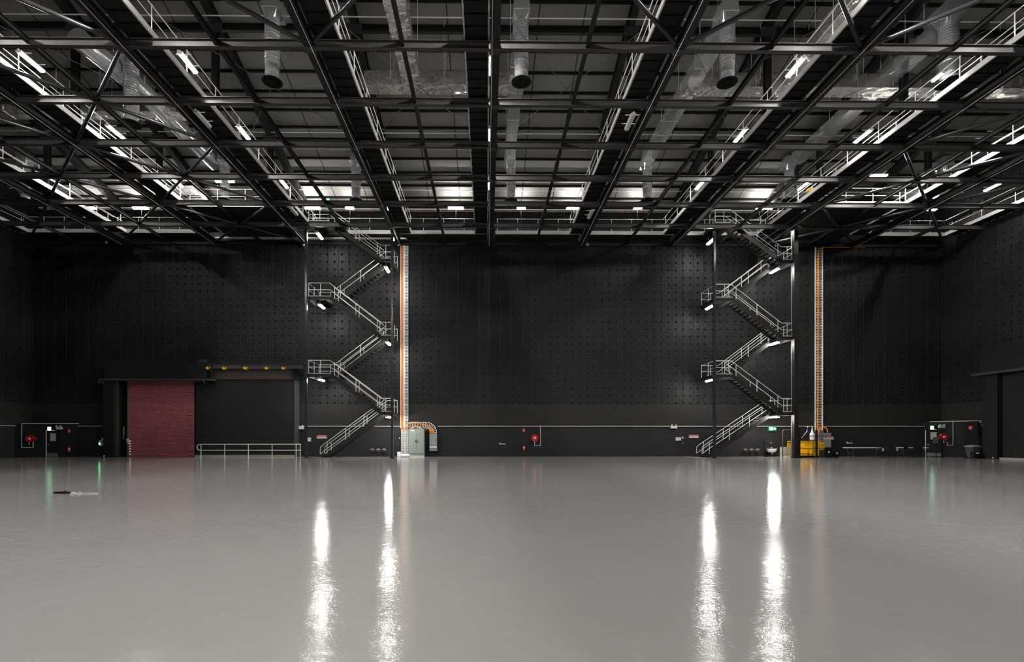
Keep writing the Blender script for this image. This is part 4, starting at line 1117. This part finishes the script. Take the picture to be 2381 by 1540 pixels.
# yellow stillage cage
YC0, YC1 = 39.3, 40.6
xa, xb = sx(1853,YC0), sx(1912,YC0); zt_ = zz(1880,1026,YC0)
t = thing('yellow_cage', ((xa+xb)/2, YC0, 0), 'large yellow steel work cage beside the thick column', 'cage')
m = MB().box(xa, xb, YC0, YC1, .04, .14); m.box(xa, xb, YC0, YC0+.05, .04, .32); m.build('base', M['yellow'], t)
m = MB()
for x in (xa, xb-.08):
    for y in (YC0, YC1-.08): m.box(x, x+.08, y, y+.08, .1, zt_)
m.box(xa+.84, xa+.92, YC0, YC0+.08, .1, zt_); m.box(xa+1.18, xa+1.26, YC0, YC0+.08, .1, zt_)
m.build('posts', M['yellow'], t)
m = MB().box(xa, xb, YC0, YC0+.08, zt_-.08, zt_); m.box(xa, xb, YC1-.08, YC1, zt_-.08, zt_); m.box(xa, xa+.08, YC0, YC1, zt_-.08, zt_); m.box(xb-.08, xb, YC0, YC1, zt_-.08, zt_)
m.box(xa, xb, YC0+.01, YC0+.05, .62, .68)
for p, q in (((xa+.08, zt_-.42), (xa+.45, zt_-.06)), ((xa+.85, zt_-.42), (xa+.5, zt_-.06)), ((xa+.92, zt_-.06), (xa+1.2, zt_-.4))): m.bar((p[0], YC0+.04, p[1]), (q[0], YC0+.04, q[1]), .05, .06)
m.build('top_frame', M['yellow'], t)
m = MB().prism([(xb-.78,.3),(xb-.06,.3),(xb-.06,zt_-.3),(xb-.3,zt_-.06),(xb-.78,zt_-.06)], YC0+.03, YC0+.05); m.box(xa+.05, xb-.05, YC1-.04, YC1-.02, .3, zt_-.05); m.build('side_sheet', M['yellow'], t)
m = MB().lathe([(0,-.14),(.1,-.13),(.13,-.02),(.13,.0)], (xb+.08, YC0+.1, zt_-.25), 16, 'y'); m.lathe([(0,-.14),(.1,-.13),(.13,-.02),(.13,.0)], (xb+.1, YC0+.1, .75), 16, 'y'); m.box(xb, xb+.2, YC0+.1, YC0+.5, .3, zt_-.1); m.build('end_bumper', M['yellow'], t, smooth=True)
B(sx(1845.5,YC0), sx(1846.5+1,YC0), YC0, YC0+.06, .1, zt_).build('corner_post', M['yellow'], t)
t2 = tag(MB().prism([(xa+.12,.15),(xa+.52,.15),(xa+.4,.72),(xa+.12,.72)], YC0+.3, YC0+.7).build('storage_bin', M['offw']), 'off-white storage bin inside the yellow cage', 'bin')
# pump unit behind the cage
xm = sx(1888.5,40.8)
t = thing('pump_unit', (xm, 40.8, 1.35), 'grey machine head with white cap standing behind the yellow cage', 'machine')
MB().lathe([(0,1.35),(.16,1.35),(.18,1.5),(.18,1.85),(.1,1.95),(.06,2.1),(.03,2.3),(0,2.32)], (xm, 40.8, 0), 18).build('head', M['white'], t, smooth=True)
B(xm-.1, xm+.1, 40.75, 40.95, 0, 1.4).build('stem', M['greyb'], t)
MB().lathe([(0,0),(.05,.01),(.05,.1),(0,.12)], (xm, 40.8, 2.3), 12).build('knob', M['yellow'], t, smooth=True)
t = thing('junction_cabinet', (sx(1922,41.4), 41.4, .7), 'mid grey wall cabinet behind the fence sign at right', 'cabinet')
B(sx(1913,41.4), sx(1930.5,41.4), 41.3, D, .75, zz(1922,1007,41.4)).build('body', M['grey'], t, bevel=.01)
B(sx(1915,41.4), sx(1928.5,41.4), 41.27, 41.3, 1.45, zz(1922,1009,41.4)).build('door', M['grey'], t)
B(sx(1919,41.4), sx(1926,41.4), 41.26, 41.27, 1.62, 1.68).build('name_plate', M['white'], t)
tag(B(sx(1900,41.5), sx(1911,41.5), 41.3, D, .8, zz(1905,1001,41.5)).build('junction_box', M['galvd'], bevel=.01), 'narrow metal box left of the mid grey wall cabinet', 'wall box')
x = sx(1914,41.2)
MB_ = MB().tube(arc((x, 41.2, zz(1914,1004,41.2)), .36, 190, -10, 14), .04, 8)
tag(MB_.build('cable_loop', M['orange'], smooth=True), 'orange cable looping over the mid grey cabinet', 'cable')
# black fence posts and rails in front
t = thing('safety_fence', (sx(1880,38.7), 38.7, 0), 'black steel safety fence before the yellow cage', 'fence')
for px, wd, top in ((1857.5, .17, 998), (1898.5, .12, 1000)):
    x = sx(px, 38.7); m = MB().box(x-wd/2, x+wd/2, 38.64, 38.76, 0, zz(px,top,38.7)); m.box(x-wd, x+wd, 38.55, 38.85, 0, .02); m.build('post', M['steel'], t)
for py in (1014.5, 1042.5): 
    z = zz(1880,py,38.7); MB().tube([(sx(1857,38.7), 38.7, z), (sx(1937,38.7), 38.7, z)], .022, 8).build('rail', M['steel'], t)
x = sx(1877.5, 39.9)
t = thing('strap_harness', (x, 39.9, 1.45), 'blue strap harness hanging on a slanted pole above the cage', 'strap')
MB().tube([(x-.45, 39.9, zt_+.25), (x-.1, 39.9, 1.95), (x, 39.9, 2.1)], .02, 6).build('pole', M['galv'], t)
m = MB().tube([(x, 39.9, 2.25), (x-.02, 39.9, 2.0), (x-.12, 39.9, 1.88)], .035, 8); m.tube([(x, 39.9, 2.1), (x+.06, 39.9, 1.92)], .03, 8); m.build('strap', M['blue'], t, smooth=True)
MB().lathe([(0,0),(.05,.02),(.05,.09),(0,.12)], (x, 39.9, 2.3), 12).build('cap', M['white'], t, smooth=True)
MB().tube([(x, 39.9, 0), (x, 39.9, 2.3)], .015, 6).build('stand', M['dark'], t)
# black cases
def case(x0, x1, y0, y1, z1, label, z0=.0):
    t = thing('equipment_case', ((x0+x1)/2, (y0+y1)/2, z0), label, 'case', 'black equipment cases')
    zl = z0+(z1-z0)*.75
    B(x0, x1, y0, y1, z0+.08, zl).build('body', M['dark'], t, bevel=.015); B(x0, x1, y0, y1, zl+.01, z1).build('lid', M['dark'], t, bevel=.015)
    for x in (x0+.1, x1-.1): MB().lathe([(.0,-.02),(.045,-.02),(.045,.02),(0,.02)], (x, y0+.08, z0+.045), 12, 'x').build('castor', M['greyb'], t)
    B((x0+x1)/2-.06, (x0+x1)/2+.06, y0-.02, y0, zl-.06, zl+.06).build('latch', M['galv'], t)
case(sx(1912.5,38.2), sx(1934,38.2), 38.0, 38.6, .62, 'black case on castors standing before the fence sign')
case(sx(1935,38.4), sx(1949,38.4), 38.2, 38.7, .5, 'smaller black case right of the black case by the fence')
# folding tables
def table(xa, xb, Y, label):
    t = thing('folding_table', ((xa+xb)/2, Y, 0), label, 'table', 'white folding tables')
    B(xa, xb, Y-.37, Y+.37, .72, .765).build('tabletop', M['white'], t, bevel=.01)
    for x, s in ((xa+.32, 1), (xb-.32, -1)):
        for y in (Y-.28, Y+.28):
            MB().tube([(x-.04*s, y, .72), (x+.12*s, y, 0)], .014, 6).build('leg', M['greyb'], t)
        MB().tube([(x+.06*s, Y-.28, .28), (x+.06*s, Y+.28, .28)], .012, 6).build('stretcher', M['greyb'], t)
        MB().tube([(x-.02*s, Y-.28, .6), (x+.4*s, Y, .71)], .01, 6).build('brace', M['greyb'], t)
    return t
table(sx(1967.5,39.9), sx(2042,39.9), 39.9, 'white topped folding table, left one of two')
table(sx(2083,40.1), sx(2150,40.1), 40.1, 'white topped folding table behind chairs, right one of two')
def fchair(x, y, rz, label):
    t = thing('folding_chair', (x, y, 0), label, 'chair', 'black folding chairs')
    for s in (-.21, .21):
        MB().tube([(x+s, y-.2, 0), (x+s, y+.1, .47), (x+s, y+.2, .84)], .013, 6).build('leg', M['dark'], t)
        MB().tube([(x+s*.88, y+.25, 0), (x+s*.88, y-.12, .46)], .013, 6).build('leg', M['dark'], t)
    B(x-.2, x+.2, y-.2, y+.16, .44, .47).build('seat', M['dark'], t, bevel=.01)
    m = MB().bar((x-.19, y+.175, .73), (x+.19, y+.175, .73), .02, .2); m.build('backrest', M['dark'], t)
    t.rotation_euler.z = rz; return t
ch = None
for i, (px, Y, rz, lab) in enumerate(((2052, 39.3, -1.2, 'black folding chair right of the left table'), (2063, 39.5, -1.0, 'second black folding chair right of the left table'),
     (2075, 39.0, -.4, 'black folding chair between the two tables, nearest the camera'), (2087, 39.2, .6, 'black folding chair at the left end of the right table'),
     (2112, 39.3, .2, 'black folding chair before the middle of the right table'), (2134, 39.3, -.2, 'black folding chair before the right half of the right table'),
     (2146, 39.5, .3, 'rightmost black folding chair'))):
    x = sx(px, Y)
    if ch is None: ch = fchair(x, Y, rz, lab); cx_, cy_ = x, Y
    else: dup(ch, x-cx_, Y-cy_, 0, lab, rz)
for px, lab in ((2051.5, 'left'), (2084, 'right')):
    x = sx(px, 39.4)
    tag(B(x-.07, x+.07, 39.3, 39.34, .5, .72).build('paper_sheet', M['offw']), 'white paper sheet lying on a chair, %s one' % lab, 'paper', 'white paper sheets')
# stand, bin
x = sx(2175, 39.9)
t = thing('notice_stand', (x, 39.9, 0), 'grey board on a black stand before the right corner door', 'stand')
B(x-.18, x+.2, 39.88, 39.92, zz(2175,1031,39.9), zz(2175,1017,39.9)).build('board', M['greyb'], t)
MB().tube([(x+.08, 39.93, 0), (x+.08, 39.93, 1.2)], .025, 8).build('pole', M['dark'], t)
B(x-.15, x+.3, 39.7, 40.1, 0, .03).build('base', M['dark'], t)
YBn = 37.9; xa, xb = sx(2252,YBn), sx(2272,YBn); xm = (xa+xb)/2
t = thing('wheeled_bin', (xm, YBn, 0), 'dark grey wheeled bin with a pale lid', 'bin')
m = MB(); vs = [(xm-.23,YBn-.25,.06),(xm+.23,YBn-.25,.06),(xm+.23,YBn+.25,.06),(xm-.23,YBn+.25,.06),(xm-.3,YBn-.33,.84),(xm+.3,YBn-.33,.84),(xm+.3,YBn+.33,.84),(xm-.3,YBn+.33,.84)]
m.add(vs, [(0,3,2,1),(4,5,6,7),(0,1,5,4),(1,2,6,5),(2,3,7,6),(3,0,4,7)]); m.build('body', mat('slate bin plastic', (.06,.065,.075), .5), t, bevel=.02)
m = MB().prism([(xm-.37,.85),(xm+.37,.85),(xm+.3,.9),(xm+.05,.97),(xm-.05,.97),(xm-.3,.9)], YBn-.36, YBn+.36); m.build('lid', mat('pale bin lid', (.3,.28,.29), .45), t, bevel=.01)
for s in (-1, 1): MB().lathe([(0,-.03),(.1,-.03),(.1,.03),(0,.03)], (xm+s*.22, YBn+.26, .1), 14, 'x').build('wheel', M['dark'], t)
B(xm-.05, xm+.05, YBn-.03, YBn+.03, .97, 1.02).build('lid_handle', M['signred'], t)
t = thing('black_bin', (sx(2271,37.5), 37.5, 0), 'black open crate with pale label in front of the wheeled bin', 'crate')
B(sx(2262,37.4), sx(2280,37.4), 37.3, 37.6, 0, .52).build('body', M['dark'], t, bevel=.01)
B(sx(2269,37.3), sx(2276.5,37.3), 37.29, 37.3, .36, .46).build('label', M['galv'], t)
tag(B(sx(2186,39.5), sx(2193,39.5), 39.4, 39.6, 0, .08).build('floor_wedge', M['dark'], bevel=.01), 'black wedge on the floor below the right hose reel', 'wedge')

# thing left on the floor
Y0 = F*EYE/(1147.5-HY); xa = sx(126,Y0); xb = sx(161,Y0)
t = thing('hand_tool', ((xa+xb)/2, Y0, 0), 'small black and red clamp tool lying on the floor', 'tool')
m = MB().bar((xa, Y0, .03), (xb, Y0+.02, .035), .07, .05); m.box(xa+.1, xa+.22, Y0-.03, Y0+.03, .01, .05); m.build('body', M['dark'], t, bevel=.005)
MB().bar((xa+.16, Y0, .06), (xa+.3, Y0+.01, .07), .03, .025).build('grip', M['red'], t)
MB().tube([(xa+.28, Y0, .04), (xa+.31, Y0, .1)], .012, 6).build('lever', M['dark'], t)
pts = [(163,1146),(172,1145.2),(181,1147),(185,1144.6),(190,1147),(200,1147.3),(215,1147.2),(228,1147)]
def fl(px, py, z=.012): Y = F*EYE/(py-HY); return (sx(px,Y), Y, z)
m = MB().tube([fl(*p) for p in pts], .008, 6); m.tube([fl(163,1150.5), fl(170,1149.5), fl(178,1147.2), fl(184,1149.6), fl(190,1147.6)], .008, 6)
tag(m.build('cord', M['white']), 'white cord with a loop lying beside the tool', 'cord')

# small fittings high up
Yq = 36.2
t = thing('chain_hoist', at(1887, 445, Yq)[:1]+(Yq,)+at(1887, 445, Yq)[1:], 'small yellow hoist unit on the catwalk at upper right', 'hoist')
x, z = at(1887, 442, Yq)
B(x-.3, x+.15, Yq-.15, Yq+.15, z-.15, z+.12).build('motor_box', M['yellow'], t, bevel=.03)
MB().lathe([(0,-.2),(.14,-.2),(.16,0),(.14,.2),(0,.2)], (x+.25, Yq, z), 16, 'x').build('drum', M['yellow'], t, smooth=True)
B(x-.05, x+.05, Yq-.04, Yq+.04, z-.75, z-.15).build('stand', M['steel'], t)
Yq = 40.9; x, z = at(763, 463, Yq)
t = thing('exit_sign', (x, Yq, z), 'tiny green exit sign hanging above the left stair top', 'exit sign', 'green exit signs')
B(x-.2, x+.2, Yq-.03, Yq+.03, z-.14, z+.14).build('sign_body', M['green'], t)
B(x-.1, x+.1, Yq-.035, Yq-.03, z-.08, z+.08).build('pictogram_field', M['greenw'], t)
MB().tube([(x, Yq, z+.14), (x, Yq, z+.6)], .012, 6).build('rod', M['steel'], t)
for px, py, lab in ((926.5, 569, 'beside the top of the thick cable bundle'), (1804, 571, 'at the top of the right stair'), (1366, 569, 'near the middle of the back wall top'), (1262-1015, 564, 'near the left end of the back wall top'), (706, 569, 'left of the left stair column top')):
    x, z = at(px, py, D-.3)
    t = thing('dome_camera', (x, D-.3, z-.12), 'small round camera %s' % lab, 'camera', 'dome cameras')
    MB().lathe([(.0,-.1),(.07,-.08),(.1,-.03),(.1,.06),(0,.08)], (x, D-.34, z), 16, 'y').build('housing', M['galv'], t, smooth=True)
    MB().lathe([(0,-.13),(.045,-.12),(.06,-.08)], (x, D-.34, z), 16, 'y').build('lens', M['dark'], t, smooth=True)
    B(x-.03, x+.03, D-.3, D, z-.03, z+.03).build('bracket', M['steel'], t)
